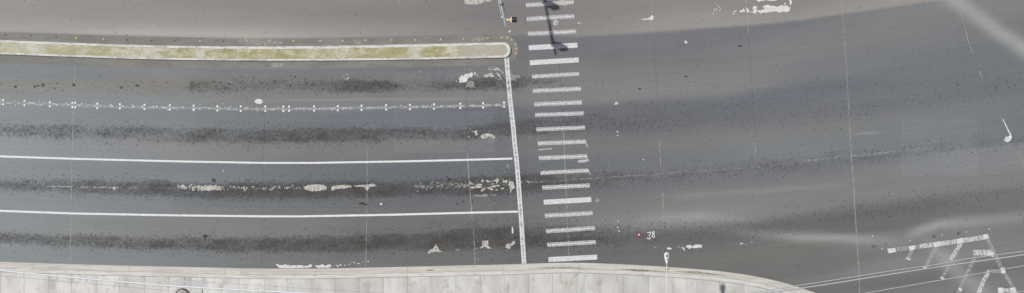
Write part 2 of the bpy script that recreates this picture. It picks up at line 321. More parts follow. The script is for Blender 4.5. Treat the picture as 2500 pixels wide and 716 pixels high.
def build_road():
    def axis(f0, f1, st, lo, hi):
        a = list(np.arange(f0, f1+st/2, st)); d = st; v = f0
        while v > lo: d *= 1.35; v -= d; a.insert(0, v)
        d = st; v = a[-1]
        while v < hi: d *= 1.35; v += d; a.append(v)
        return np.array(a)
    xs = axis(-60, 2560, 3.2, -8000, 8000); ys = axis(-40, 740, 3.0, -900, 1000)
    X, Y = np.meshgrid(xs, ys); nx, ny = len(xs), len(ys)
    P = lambda pts: np.interp(X, [p[0] for p in pts], [p[1] for p in pts])
    flow = P(FLOW)
    def field(ctrl):
        num = np.zeros((ny, nx, 3)); den = np.full((ny, nx), 1e-12)
        for (cx, cy, r, g_, b_) in ctrl:
            cv = cy-ip(FLOW, cx); dx = (np.clip(X, -60, 2560)-cx)/150; dv = ((Y-flow)-cv)/15
            w = np.exp(-np.minimum(dx*dx+dv*dv, 400)*.5)+2e-4/(1+(dx*dx+dv*dv*.6)**1.5)
            num += w[..., None]*np.array([lin(r), lin(g_), lin(b_)*1.0])*K; den += w
        return num/den[..., None]
    lo, up = field(LOWER), field(UPPER)
    s = 1/(1+np.exp(-np.clip((Y-P(SEAM)-0)/1.5, -60, 60)))[..., None]
    tone = up*(1-s)+lo*s
    # rectangles where the tone steps slightly lighter or darker
    for (x0, x1, y0, y1, k) in ((2200,2385,292,430,1.07),(960,1208,270,372,1.08),(960,1235,175,262,1.07),(1205,1245,262,520,.95),(480,640,270,400,.985),(640,1140,400,640,.985),(1250,1290,100,640,.95)):
        inn = (X > x0) & (X < x1) & (Y > y0) & (Y < y1); tone[inn] *= k
    oil = np.zeros((ny, nx)); drip = np.full((ny, nx), .025)
    Q = lambda pts, j: np.interp(X, [p[0] for p in pts], [p[j] for p in pts])
    for B in BANDS:
        c, w, st = Q(B, 1), Q(B, 2), Q(B, 3)
        wig = 2.5*np.sin(X/37+B[0][1])+2*np.sin(X/13.7+2*B[0][1])
        d = np.abs(Y-c-wig*.4)/w
        oil = np.maximum(oil, st*np.exp(-(d/1.12)**3.6)); drip = np.maximum(drip, np.minimum(1, st*1.05+.12)*np.exp(-(d/1.65)**3.5))
    for (cx, cy, rx, ry, s_) in ((470,212,10,13,.75),(523,441,6,6,.6),(500,577,7,6,.5),(883,497,9,4,.5),(955,580,12,11,.6),(883,215,26,12,.5),(1070,575,60,14,.4),(1200,578,60,18,.4),(1060,550,40,14,.3),(1150,556,40,14,.35),(1210,205,40,13,.5),(1500,600,26,36,.28),(1440,575,60,20,.3),(690,197,5,4,.4),(668,218,8,6,.5)):
        d = ((X-cx)/rx)**2+((Y-cy)/ry)**2; oil = np.maximum(oil, s_*np.exp(-d**1.8))
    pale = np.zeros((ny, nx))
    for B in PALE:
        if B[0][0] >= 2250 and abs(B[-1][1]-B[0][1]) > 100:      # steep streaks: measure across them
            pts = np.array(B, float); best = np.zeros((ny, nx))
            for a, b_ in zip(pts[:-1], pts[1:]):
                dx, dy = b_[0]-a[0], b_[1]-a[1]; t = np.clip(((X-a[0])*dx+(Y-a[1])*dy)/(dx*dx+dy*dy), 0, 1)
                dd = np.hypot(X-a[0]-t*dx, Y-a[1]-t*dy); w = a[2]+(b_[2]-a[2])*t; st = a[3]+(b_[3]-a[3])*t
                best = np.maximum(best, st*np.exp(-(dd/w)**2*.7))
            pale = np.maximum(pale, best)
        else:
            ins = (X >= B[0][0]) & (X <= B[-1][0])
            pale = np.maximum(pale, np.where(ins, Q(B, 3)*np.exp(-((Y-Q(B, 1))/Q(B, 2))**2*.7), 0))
    V = np.stack([(X-1250)/PXM, (358-Y)/PXM, np.zeros_like(X)], -1).reshape(-1, 3)
    idx = np.arange(nx*ny).reshape(ny, nx)
    F = np.stack([idx[1:, :-1], idx[1:, 1:], idx[:-1, 1:], idx[:-1, :-1]], -1).reshape(-1, 4)
    me = bpy.data.meshes.new('road'); me.vertices.add(len(V)); me.vertices.foreach_set('co', V.ravel())
    me.loops.add(F.size); me.loops.foreach_set('vertex_index', F.ravel()); me.polygons.add(len(F))
    me.polygons.foreach_set('loop_start', np.arange(0, F.size, 4)); me.update(calc_edges=True)
    def at(name, typ, a, key):
        t = me.attributes.new(name, typ, 'POINT'); t.data.foreach_set(key, np.ascontiguousarray(a, dtype=np.float32).ravel())
    at('tone', 'FLOAT_COLOR', np.concatenate([tone, np.ones((ny, nx, 1))], -1), 'color')
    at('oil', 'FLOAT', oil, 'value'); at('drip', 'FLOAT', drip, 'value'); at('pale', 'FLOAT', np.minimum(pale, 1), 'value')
    at('flow', 'FLOAT_VECTOR', np.stack([X/PXM, (Y-flow)/PXM, np.zeros_like(X)], -1), 'vector')
    me.materials.append(M['road']); o = link(bpy.data.objects.new('road', me)); tag(o, kind='structure')
build_road()
tag(mesh('ground', [(-1500,-1500,-.06),(1500,-1500,-.06),(1500,1500,-.06),(-1500,1500,-.06)], [(0,1,2,3)], M['ground']), kind='structure')

# ------------------------------------------------------------------ kerb, gutter and pavement along the bottom
def strip(name, A, B, zA, zB, mat, n=260, skirt=None):
    x0, x1 = A[0][0], A[-1][0]; V = []; F = []
    for i in range(n):
        x = x0+(x1-x0)*i/(n-1); xb = B[0][0]+(B[-1][0]-B[0][0])*i/(n-1)
        V.append(W(x, ip(A, x), zA)); V.append(W(xb, ip(B, xb), zB))
    for i in range(n-1): F.append((2*i+1, 2*i+3, 2*i+2, 2*i))
    return mesh(name, V, F, mat)
def normal_offset(P, d):                       # offset towards the bottom of the photo
    out = []
    for i, p in enumerate(P):
        a, b = P[max(i-1, 0)], P[min(i+1, len(P)-1)]; dx, dy = b[0]-a[0], b[1]-a[1]; L = math.hypot(dx, dy)
        out.append((p[0]-dy/L*d, p[1]+dx/L*d))
    return out
def band_mesh(name, secs, mat):                # secs: list of (polyline, z), joined across
    n = len(secs[0][0]); V = []; F = []; k = len(secs)
    for i in range(n):
        for P, z in secs: V.append(W(P[i][0], P[i][1], z))
    for i in range(n-1):
        for j in range(k-1): F.append((i*k+j, i*k+j+1, (i+1)*k+j+1, (i+1)*k+j))
    return mesh(name, V, F, mat)
g1 = normal_offset(KB, 14.5)
tag(band_mesh('gutter', [(KB, -.03), (KB, .006), (g1, .012)], M['gutter']), kind='structure')
tag(band_mesh('kerb', [(normal_offset(KB, 14.6), -.03), (normal_offset(KB, 15.2), .105), (normal_offset(KB, 16.0), .12), (normal_offset(KB, 24.5), .124), (normal_offset(KB, 24.6), -.03)], M['kerb']), kind='structure')
def build_pavement():
    back = normal_offset(KB, 25.2)
    bx = [p[0] for p in back]; by = [p[1] for p in back]
    o = np.argsort(bx); bx = np.array(bx)[o]; by = np.array(by)[o]
    ycurve = lambda x: float(np.interp(x, bx, by))
    xs = [-1700+58.6*i for i in range(66)]
    jit = random.Random(3); xs = [x+jit.uniform(-3, 3) for x in xs]
    tones = {}
    V = []; F = []; T = []
    def tilt(x): return (x-700)/1100*12
    
    for a, b in zip(xs[:-1], xs[1:]):
        t = jit.gauss(1.0, .035); 
        if a < 700: t += .05
        if 700 < a: t -= .055
        sub = 10
        for i in range(sub):
            x0 = a+.25+(b-a-.5)*i/sub; x1 = a+.25+(b-a-.5)*(i+1)/sub
            base = len(V); q = []
            ya0, ya1 = ycurve(x0), ycurve(x1)
            if x1 > 2215: continue
            for (x, y) in ((x0, ya0), (x1, ya1), (x1, 1500), (x0, 1500)): V.append(W(x+0*tilt(x), y, .122))
            e = .0
            if i == 0: e = .045*jit.random()
            if i == 1: e = .02*jit.random()
            if i == sub-1: e = -.05*jit.random()
            t2 = t+e+jit.gauss(0, .006)
            T += [t2]*4; F.append((base+3, base+2, base+1, base))
    o = mesh('pavement', V, F, M['pave']); a = o.data.attributes.new('slab', 'FLOAT', 'POINT'); a.data.foreach_set('value', T)
    tag(o, kind='structure')
    V = []; F = []; pts = [x for x in np.linspace(-1700, 2210, 300)]
    for x in pts: V += [W(x, ycurve(x)+.5, .105), W(x, 1500, .105)]
    for i in range(len(pts)-1): F.append((2*i+1, 2*i+3, 2*i+2, 2*i))
    tag(mesh('pavement_bed', V, F, M['groove']), kind='structure')
build_pavement()

# ------------------------------------------------------------------ ribbons and blobs
ZL = [0]
def ribbon_uv(mb, P, w, z):
    """flat stroke through P (photo px); w width px, scalar or per point"""
    n = len(P); V = []; UV = []; s = 0
    for i, p in enumerate(P):
        a, b = P[max(i-1, 0)], P[min(i+1, n-1)]; dx, dy = b[0]-a[0], b[1]-a[1]; L = math.hypot(dx, dy) or 1
        ww = (w[i] if isinstance(w, (list, tuple)) else w)/2
        if i: s += math.hypot(p[0]-P[i-1][0], p[1]-P[i-1][1])/PXM
        V += [W(p[0]-dy/L*ww, p[1]+dx/L*ww, z), W(p[0]+dy/L*ww, p[1]-dx/L*ww, z)]; UV += [(s, 0), (s, 1)]
    F = [(2*i, 2*i+2, 2*i+3, 2*i+1) for i in range(n-1)]
    mb.add(V, F, UV)
def sub(P, step=12):
    out = [P[0]]
    for a, b in zip(P[:-1], P[1:]):
        k = max(1, int(math.hypot(b[0]-a[0], b[1]-a[1])/step))
        for i in range(1, k+1): out.append((a[0]+(b[0]-a[0])*i/k, a[1]+(b[1]-a[1])*i/k))
    return out
def stroke(name, P, w, mat, z=.008, parent=None, step=12):
    mb = MB(); ribbon_uv(mb, sub(P, step), w, z); return mb.build(name, mat, parent, uv=True)
def outline(P, jit=.8, step=3, r=None):
    r = r or random; out = []
    for a, b in zip(P, P[1:]+P[:1]):
        k = max(1, int(math.hypot(b[0]-a[0], b[1]-a[1])/step))
        for i in range(k):
            t = i/k; out.append((a[0]+(b[0]-a[0])*t+r.uniform(-jit, jit), a[1]+(b[1]-a[1])*t+r.uniform(-jit, jit)))
    return out
def area(P): return sum(a[0]*b[1]-b[0]*a[1] for a, b in zip(P, P[1:]+P[:1]))
def nextz(): ZL[0] += 1; return .0085+.00012*(ZL[0] % 60)
def blobs(name, polys, mat, jit=.7, parent=None, z=None):
    mb = MB(); 
    for i, P in enumerate(polys):
        Q = outline(list(P), jit)
        if area(Q) > 0: Q = Q[::-1]
        zz = z if z is not None else nextz()
        mb.add([W(x, y, zz) for x, y in Q], [tuple(range(len(Q)))])
    return mb.build(name, mat, parent)
def ell(cx, cy, rx, ry=None, n=12, a=0):
    ry = ry or rx; ca, sa = math.cos(a), math.sin(a)
    return [(cx+rx*math.cos(2*math.pi*i/n)*ca-ry*math.sin(2*math.pi*i/n)*sa, cy+rx*math.cos(2*math.pi*i/n)*sa+ry*math.sin(2*math.pi*i/n)*ca) for i in range(n)]
def ring(name, cx, cy, r, w, mat, parent=None, n=28, z=None):
    mb = MB(); P = [(cx+r*math.cos(2*math.pi*i/n), cy+r*math.sin(2*math.pi*i/n)) for i in range(n+1)]
    ribbon_uv(mb, P, w, z or nextz()); return mb.build(name, mat, parent)
def spatter(name, pts, mat, label=None):
    mb = MB()
    for (x, y, r) in pts:
        n = random.randint(5, 8); a0 = random.random()*6; zz = nextz()
        mb.add([W(x+r*random.uniform(.6, 1.2)*1.2*math.cos(a0-2*math.pi*i/n), y+r*random.uniform(.6, 1.2)*math.sin(a0-2*math.pi*i/n), zz) for i in range(n)], [tuple(range(n))])
    # counter-clockwise seen from above because photo y runs down
    o = mb.build(name, mat); return tag(o, kind='stuff')

# ------------------------------------------------------------------ joints and cracks in the road surface
JO = [
 ([(184,142),(179,250),(176,382),(174,470),(173,560),(171,646)], 1.3, 'crack'),
 ([(647,270),(645,330),(643,400)], 1.0, 'darkline'), ([(642,405),(641,480),(640,560),(638,650)], 1.0, 'darkline'),
 ([(898,355),(896,400),(896,470),(895,540),(893,652)], 1.2, 'crack'),
 ([(1137,230),(1140,300),(1141,372)], .9, 'darkline'), ([(1141,374),(1144,420),(1146,456)], 1.8, 'crack'),
 ([(1147,462),(1150,500),(1153,538)], 1.8, 'crack'), ([(1156,560),(1158,600),(1160,648)], 1.4, 'crack'),
 ([(1354,-60),(1355,0),(1357,50)], 1.6, 'darkline'), ([(1358,70),(1366,170),(1375,300)], .9, 'darkline'),
 ([(1375,300),(1379,400),(1383,480),(1386,560),(1390,640)], 1.3, 'crack'),
 ([(1586,-60),(1590,20),(1593,80)], 1.3, 'crack'), ([(1595,90),(1603,210),(1608,320)], .8, 'darkline'), ([(1610,345),(1613,403)], 1.5, 'crack'),
 ([(1618,470),(1620,540)], 1.5, 'crack'), ([(1621,545),(1627,612)], .9, 'darkline'),
 ([(1816,-60),(1822,20),(1828,88)], 1.4, 'crack'), ([(1843,350),(1845,374)], 1.4, 'crack'), ([(1828,90),(1838,240),(1843,345)], .8, 'darkline'),
 ([(2050,-60),(2057,30),(2066,150),(2073,280)], 1.0, 'crack'), ([(2073,290),(2078,370),(2084,450),(2088,520),(2093,600),(2097,660),(2099,740)], 1.7, 'crack'),
 ([(2320,-60),(2330,2),(2344,30),(2357,70),(2366,110)], 1.3, 'crack'), ([(2368,114),(2375,130)], 1.6, 'crack'), ([(2390,172),(2397,188)], 1.6, 'crack'),
 ([(2400,195),(2416,230),(2432,262)], .9, 'darkline'), ([(2440,280),(2448,298)], 1.2, 'crack'), ([(2475,345),(2486,372)], 1.0, 'darkline'), ([(2487,376),(2500,402),(2540,470)], 1.4, 'crack'),
 ([(918,48),(926,55),(933,60)], 1.2, 'crack'), ([(973,-20),(974,12)], 1.2, 'crack'), ([(1034,175),(1035,190)], .8, 'darkline'),
 ([(480,502),(640,506),(900,508)], .9, 'darkline'), ([(690,208),(800,206),(880,203)], 1.0, 'darkline'), ([(1060,277),(1120,273),(1180,266)], .9, 'darkline'), ([(985,311),(1020,313),(1060,309)], 1.2, 'darkline'),
]
for P, w, mt in JO:
    o = stroke('road_joint' if mt == 'crack' else 'dark_hairline', P, w*1.15, M[mt], z=.004, step=10); tag(o, kind='structure')
# faint thin dark lines laid across the pavement
for P in ([(-60,668),(0,673.6),(400,709),(470,716),(600,727)], [(440,683),(518,690),(900,714),(1000,720)]):
    tag(stroke('dark_hairline', P, 1.0, M['darkline'], z=.127), kind='structure')
for x in (81,316,550,770,995,1230,1415,1568,1733):
    y0 = ip(KB, x)
    tag(stroke('dark_hairline', [(x, y0+16.5), (x, y0+24)], 1.1, M['darkline'], z=.128), kind='structure')
    tag(stroke('dark_hairline', [(x, y0+1), (x, y0+14)], 1.0, M['darkline'], z=.016), kind='structure')
# long pale speckled scrape in the third lane beyond the crossing
def crumbs(path, n, spread, r0, r1, seed):
    rr = random.Random(seed); out = []
    for i in range(n):
        t = rr.uniform(path[0][0], path[-1][0]); out.append((t, ip(path, t)+rr.gauss(0, spread), rr.uniform(r0, r1)))
    return out
spatter('cement_crumbs', crumbs([(110,455),(200,457),(290,458.5)], 110, .7, .5, 1.5, 1)+crumbs([(205,457),(430,460)], 26, 1.0, .5, 1.3, 21)
        +crumbs([(430,457),(650,460),(760,457)], 120, 2.2, .7, 2.2, 2)+crumbs([(470,459),(545,459)], 60, 3, 1, 3.2, 3), M['cement'])
spatter('cement_crumbs', crumbs([(1010,455),(1150,452)], 190, 4.2, .6, 2.0, 4), M['cement_faint'])
spatter('cement_crumbs', crumbs([(1290,446),(1440,436),(1530,430),(1610,425)], 230, .7, .5, 1.3, 5)+crumbs([(1610,425),(1760,415),(1860,407)], 90, .8, .5, 1.2, 6), M['cement_faint'])
spatter('cement_crumbs', crumbs([(1960,394),(2080,381),(2200,369)], 130, 1.5, .6, 1.7, 7)+crumbs([(2200,368),(2360,352)], 50, 2, .5, 1.3, 8), M['cement_faint'])
spatter('cement_crumbs', crumbs([(1130,174),(1240,180),(1310,205)], 50, 14, .5, 1.8, 9)+crumbs([(1150,440),(1250,445)], 60, 14, .5, 1.6, 10), M['cement_faint'])
spatter('paint_crumbs', crumbs([(0,249),(1236,257)], 10, 1, .5, 1, 11)+[(x, ip(L1, x)+random.gauss(0, 2.6), random.uniform(.5, 1.8)) for x in [random.uniform(0, 620) for _ in range(60)]]
        +[(x, ip(L1, x)+random.gauss(0, 2.2), random.uniform(.5, 1.4)) for x in [random.uniform(620, 1110) for _ in range(110)]], M['chalk'])
spatter('paint_crumbs', crumbs([(820,650),(850,646),(900,640)], 14, 2, .8, 2, 12)+crumbs([(1740,30),(1760,22)], 14, 4, .6, 1.6, 13)
        +[(1507,322,2),(1508,331,1.6),(1510,540,1.4),(1571,390,1.6),(1485,398,.9),(1678,103,1),(930,498,2.6),(545,417,1.6),(2131,577,1.8),(1665,605,1.6),(1657,603,1)], M['chalk'])

# ------------------------------------------------------------------ painted markings
cw = empty('crosswalk', W(1368, 320, 0)); tag(cw, 'worn white zebra crossing of nineteen bars spanning the whole road', 'crosswalk')
def local(o, root): o.parent = root; o.location = (-root.location.x, -root.location.y, -root.location.z)
BARS = [((1284,13),(1401,5.5),'b'),((1286,47),(1402,39.5),'b'),((1289,83),(1407,77),'b'),((1291,117),(1410,110.5),'s'),((1293.5,153.5),(1413,146.5),'s'),
 ((1299,187.5),(1414,180.5),'t'),((1301,222.5),(1419,217),'b'),((1304,255),(1421,250),'b'),((1306.5,281),(1425,277),'t'),((1309.5,316.5),(1428,311.5),'t'),((1313,350.5),(1431,346),'b'),
 ((1315.7,386.5),(1434,381.5),'b'),((1320,422.5),(1437,416.5),'t'),((1324,458.5),(1440,453),'b'),((1327.5,494),(1443.5,487.5),'s'),((1330,527),(1447,520.5),'b'),((1333.4,565),(1452,557),'b'),((1336,598),(1454.6,591.5),'b'),((1339,634),(1458,628),'s')]
for i, (a, b, k) in enumerate(BARS):
    w = {'b': 10.5, 's': 12, 't': 10}[k]
    o = stroke('stripe', [a, b], w, M['bars_bright'] if k == 's' else M['bars'], z=.008, step=6); local(o, cw)
    if k == 's': o['label'] = 'brighter, less worn white bar'
for P, w in (([(1411,395),(1434,392)], 7), ([(1315,366),(1347,363)], 2.5), ([(1430,346),(1434,360)], 2.5), ([(1434,388),(1438,394)], 2.5), ([(1437,416),(1441,428)], 2)):
    o = stroke('stripe_remnant', P, w, M['bars'], z=.0083); local(o, cw)
sl = stroke('stop_line', [(1236.5,140),(1239,170),(1245,240),(1253,310),(1256,345),(1262,400),(1266,450),(1272,530),(1279.5,644)], 11, M['stop'], z=.0082, step=8)
tag(sl, 'broad worn white stop line across the four lanes beside the zebra crossing', 'stop line')
for nm, L, y0, w, lab in (('lane_line', L2, -900, 4.6, 'solid white lane line in the middle of the four lanes, below the dotted one'), ('lane_line', L3, -900, 4.8, 'solid white lane line closest to the kerb and pavement')):
    o = stroke(nm, sub(L, 40), w, M['solid'], z=.0075); tag(o, lab, 'lane line', 'white lane lines')
o = stroke('lane_line', sub(L1, 30), 6, M['dots'], z=.0075); tag(o, 'faded broken white lane line marked out by pairs of round studs', 'lane line', 'white lane lines')

# hatched triangle
ht = empty('hatched_island', W(2330, 650, 0)); tag(ht, 'triangular painted island of worn white hatching beneath the overhead cables', 'road marking')
def hs(P, w, mt='stria', name='stroke', z=.008): o = stroke(name, P, w*1.12, M[mt], z=z, step=4); local(o, ht); return o
hs([(2166,612.5),(2245,602)], 9, 'stria_faint', 'edge_line'); hs([(2245,602),(2300,595),(2408,579)], 10, 'stria', 'edge_line')
hs([(2410,581),(2428,620),(2450,664),(2480,712),(2500,748),(2540,815)], 8, 'stria_faint', 'edge_line')
hs([(2227,610),(2217,632)], 8, 'stria_faint', 'hatch_bar'); hs([(2287,602),(2273,628),(2259,654)], 8, 'stria_faint', 'hatch_bar'); hs([(2347,592),(2334,614),(2321,634)], 9, 'stria', 'hatch_bar')
hs([(2320,645),(2310,662),(2301,679)], 7, 'stria_faint', 'hatch_bar'); hs([(2382,625),(2370,650),(2357,674),(2344,707),(2330,740)], 8, 'stria_faint', 'hatch_bar')
hs([(2376,617),(2428,617)], 12, 'stria', 'hatch_bar'); hs([(2416,660),(2400,688),(2390,714),(2380,740)], 9, 'stria', 'hatch_bar'); hs([(2416,662),(2450,663)], 8, 'stria_faint', 'hatch_bar'); hs([(2440,708),(2476,710)], 9, 'stria', 'hatch_bar')
hs([(2414,795),(2428,760),(2442,712)], 9, 'stria', 'hatch_bar')
BLK = [[(2166,608),(2186,606),(2188,616),(2169,618)],[(2219,602),(2233,599),(2235,609),(2221,612)],[(2278,593),(2295,589),(2297,601),(2281,604)],[(2335,584),(2350,581),(2351,592),(2337,595)],[(2399,574),(2411,571),(2415,582),(2402,584)],
   [(2410,616),(2427,616),(2427,627),(2411,626)],[(2443,655),(2452,653),(2456,667),(2445,669)],[(2436,703),(2449,702),(2450,716),(2438,716)],[(2466,703),(2478,702),(2484,718),(2468,718)],
   [(2212,629),(2223,633),(2222,636),(2211,632)],[(2255,651),(2265,655),(2263,658),(2254,655)],[(2296,675),(2306,680),(2305,684),(2296,680)],[(2340,702),(2349,706),(2348,711),(2340,708)]]
for P in BLK: local(blobs('joint_block', [P], M['bars_bright'], .6, None, .0088), ht)

# number sprayed on the road, and the survey cross beside it
nm = empty('sprayed_number', W(1588, 574, 0)); tag(nm, 'white hand sprayed figures 78 and 3 on the asphalt right of the red cross', 'painted number')
T = lambda x, y: (1545+x/17.9, 555+y/17.9)
GL = [[(625,240),(700,230),(785,210),(768,260),(745,310),(722,360),(700,405)],
 [(895,190),(860,205),(850,240),(880,270),(930,262),(945,225),(925,195),(895,190)],[(880,275),(850,340),(828,392),(870,415),(905,450),(940,425),(948,380),(925,330),(895,275)],
 [(642,450),(640,490),(668,515),(705,505),(715,465)],[(715,470),(735,505),(765,490),(778,440)]]
for i, P in enumerate(GL):
    o = stroke('figure', [T(*p) for p in P], 1.9, M['chalk'], z=.009+i*.0002, step=.8); local(o, nm)
sc = empty('survey_mark', W(1560, 573, 0)); tag(sc, 'faint red sprayed cross with a white centre dot on the asphalt', 'survey mark')
local(stroke('cross_arm', [(1551.5,573.2),(1568.5,573)], 3.0, M['red'], z=.0090, step=1), sc); local(stroke('cross_arm', [(1559.6,563.5),(1559.6,582.5)], 3.0, M['red'], z=.0093, step=1), sc)
local(blobs('halo', [ell(1559.6, 573.2, 5.5, 5.5)], mat_paint('red_overspray', (160,80,88), None, .45, 12, .2, .55), .3, None, .0087), sc)
local(blobs('centre_dot', [ell(1559.6, 573.2, 2.1)], M['studw'], .1, None, .0098), sc)

# ------------------------------------------------------------------ pale patches on the asphalt
def patch(polys, mat, label, name='cement_patch', cat='patch', jit=.8):
    if len(polys) == 1: return tag(blobs(name, polys, M[mat], jit), label, cat, 'pale patches on the asphalt')
    cx = sum(p[0] for p in polys[0])/len(polys[0]); cy = sum(p[1] for p in polys[0])/len(polys[0])
    e = empty(name, W(cx, cy, 0)); tag(e, label, cat, 'pale patches on the asphalt')
    for P in polys: local(blobs('fragment', [P], M[mat], jit), e)
    return e
def sc8(P, x0, y0, k): return [(x0+x/k, y0+y/k) for x, y in P]
patch([sc8([(610,0),(580,120),(640,165),(760,205),(850,190),(960,210),(1130,205),(1300,160),(1480,80),(1560,70),(1620,95),(1700,80),(1830,0),(1850,-250),(700,-250)], 1100, 0, 17.86)], 'cement', 'large smooth white patch at the top, left of the signal arm', jit=.4)
patch([[(1357,7),(1364,2),(1373,-2),(1380,2),(1388,9),(1380,14),(1370,12),(1358,11)]], 'cement', 'whitish patch lying across the topmost zebra bar', jit=.4)
patch([[(1350,55),(1353,50),(1356,47),(1360,50),(1364,53),(1362,60),(1357,64),(1352,62)]], 'cement', 'small grey-white patch between the second and third zebra bars', jit=.4)
patch([sc8([(290,212),(310,205),(365,203),(390,185),(408,162),(425,180),(428,212),(400,222),(370,212),(320,222)], 1500, 0, 4.464)], 'cement_white', 'white tadpole shaped patch in the brownish lane right of the crossing', jit=.25)
patch([sc8(P, 1700, 0, 8.333) for P in ([(1140,175),(1160,140),(1200,122),(1245,150),(1215,180),(1245,210),(1310,215),(1370,190),(1390,160),(1335,150),(1380,125),(1420,105),(1470,100),(1500,125),(1560,115),(1600,125),(1620,150),(1680,125),(1730,100),(1790,120),(1850,115),(1890,140),(1900,165),(1930,130),(1905,185),(1905,220),(1870,245),(1800,250),(1740,240),(1690,262),(1630,235),(1560,240),(1440,260),(1380,255),(1300,275),(1260,240),(1230,245),(1205,280),(1180,265),(1130,270),(1150,235),(1160,200)],
   [(1015,170),(1050,175),(1080,225),(1060,262),(1040,260),(1025,220)], [(872,240),(900,212),(945,205),(950,172),(975,175),(975,205),(1000,235),(960,245),(900,252)], [(1045,240),(1130,240),(1130,250),(1060,252)],
   [(1900,-60),(1940,-60),(1930,15),(1950,50),(1945,85),(1920,108),(1895,90),(1905,50),(1885,0)], [(1780,75),(1800,50),(1820,90),(1830,105),(1805,108)], [(760,235),(830,205),(815,230),(775,262)], [(735,275),(765,265),(780,292),(750,292)], [(1205,310),(1250,288),(1240,305)])], 'cement_white', 'biggest ragged white patch, in the brownish lane at the top right', jit=.35)
patch([sc8([(1215,-120),(1650,-120),(1650,5),(1600,15),(1540,20),(1470,18),(1440,5),(1400,0),(1380,25),(1310,25),(1270,45),(1230,25)], 1700, 0, 8.333)], 'cement_white', 'white patch cut off by the top edge above the biggest ragged one', jit=.35)
patch([[(1671,101),(1674,99),(1677,103),(1678,106),(1672,106)]], 'cement_white', 'tiny white fleck alone in the upper lane right of the crossing', 'paint_fleck', 'fleck', .2)
patch([[(1500,252),(1503,248),(1507,249),(1510,251),(1508,255),(1504,257),(1500,256)]], 'cement', 'small white fleck just right of the eighth zebra bar', 'paint_fleck', 'fleck', .3)
patch([[(1453,487),(1457,483),(1462,485),(1464,490),(1459,495),(1454,493)]], 'cement_faint', 'small dull grey blotch right of the fifteenth zebra bar', 'paint_fleck', 'fleck', .5)
patch([sc8([(200,608),(215,595),(235,590),(262,600),(266,618),(245,632),(215,630)], 560, 60, 3.256)], 'cement_white', 'lone white oval patch just above the dotted lane line', jit=.5)
# cluster by the stop line, first lane
k = 10.227
patch([sc8(P, 1090, 160, k) for P in ([(305,330),(340,275),(385,245),(430,265),(440,235),(500,205),(560,215),(600,165),(640,170),(670,225),(650,250),(640,295),(590,290),(560,320),(520,340),(525,375),(480,420),(310,425),(330,395)], [(680,160),(720,175),(745,215),(735,240),(700,225),(685,190)], [(760,235),(790,235),(785,270),(765,265)], [(225,395),(270,380),(260,405),(230,412)], [(185,400),(205,402),(200,408),(188,408)])], 'cement_white', 'brightest white splash in the top lane left of the stop line', jit=.5)
patch([sc8(P, 1090, 160, k) for P in ([(480,540),(500,470),(530,410),(590,380),(650,390),(690,420),(690,545),(600,550)],)], 'cement_faint', 'dull translucent smear below the brightest white splash', jit=.5)
patch([sc8(P, 1090, 160, k) for P in ([(920,250),(960,225),(1030,225),(1080,190),(1130,190),(1175,235),(1195,270),(1150,295),(1080,275),(1040,270),(1000,310),(930,280)],)], 'cement', 'smooth pale patch in the top lane between the splash and stop line', jit=.4)
patch([sc8(P, 1090, 160, k) for P in ([(1140,90),(1200,85),(1230,60),(1290,55),(1330,95),(1400,150),(1445,195),(1430,205),(1350,150),(1290,105),(1220,125),(1170,110)],)], 'cement', 'bent pale streak touching the stop line below the traffic island', jit=.3)
patch([sc8(P, 1090, 160, k) for P in ([(1210,185),(1270,180),(1320,220),(1350,290),(1400,360),(1390,370),(1340,310),(1290,260),(1235,215)],)], 'cement', 'slanting pale streak with a thin tail left of the stop line', jit=.3)
patch([sc8(P, 1090, 160, k) for P in ([(1030,90),(1050,50),(1120,30),(1230,25),(1240,40),(1130,60),(1110,110),(1180,150),(1060,120)],[(1210,300),(1250,300),(1260,325),(1225,330)],[(1260,350),(1330,330),(1330,350),(1290,365)])], 'cement_faint', 'thin faded film around the bent pale streak', jit=.5)
patch([sc8(P, 1090, 160, k) for P in ([(1590,250),(1600,215),(1650,205),(1670,245),(1710,230),(1770,235),(1840,255),(1850,300),(1820,325),(1760,320),(1710,350),(1680,375),(1620,370),(1600,320)],)], 'cement_faint', 'rough grey-white patch between the stop line and sixth zebra bar', jit=.7)
# second lane
k = 11.94
patch([sc8(P, 1120, 300, k) for P in ([(630,385),(690,340),(780,320),(860,310),(960,335),(1060,390),(1070,410),(1060,480),(1010,470),(990,440),(920,425),(870,400),(830,450),(680,465),(655,430)],)], 'cement', 'smooth cream boomerang shaped patch in the second lane', jit=.4)
patch([sc8(P, 1120, 300, k) for P in ([(445,265),(490,230),(535,220),(545,245),(515,270),(550,320),(555,350),(520,360),(480,375),(475,355),(510,340),(500,300),(460,285)],[(375,240),(420,240),(415,260),(385,255)],[(195,140),(215,140),(215,175),(198,175)],[(285,400),(315,405),(305,435),(288,430)],[(330,150),(360,165),(340,180)])], 'cement_white', 'small splattered white patch left of the cream boomerang one', jit=.3)
rg = ring('cement_ring', 1198.5, 343, 5.5, 2, M['cement_faint']); tag(rg, 'faint grey ring below the cream boomerang patch', 'patch', 'pale patches on the asphalt')
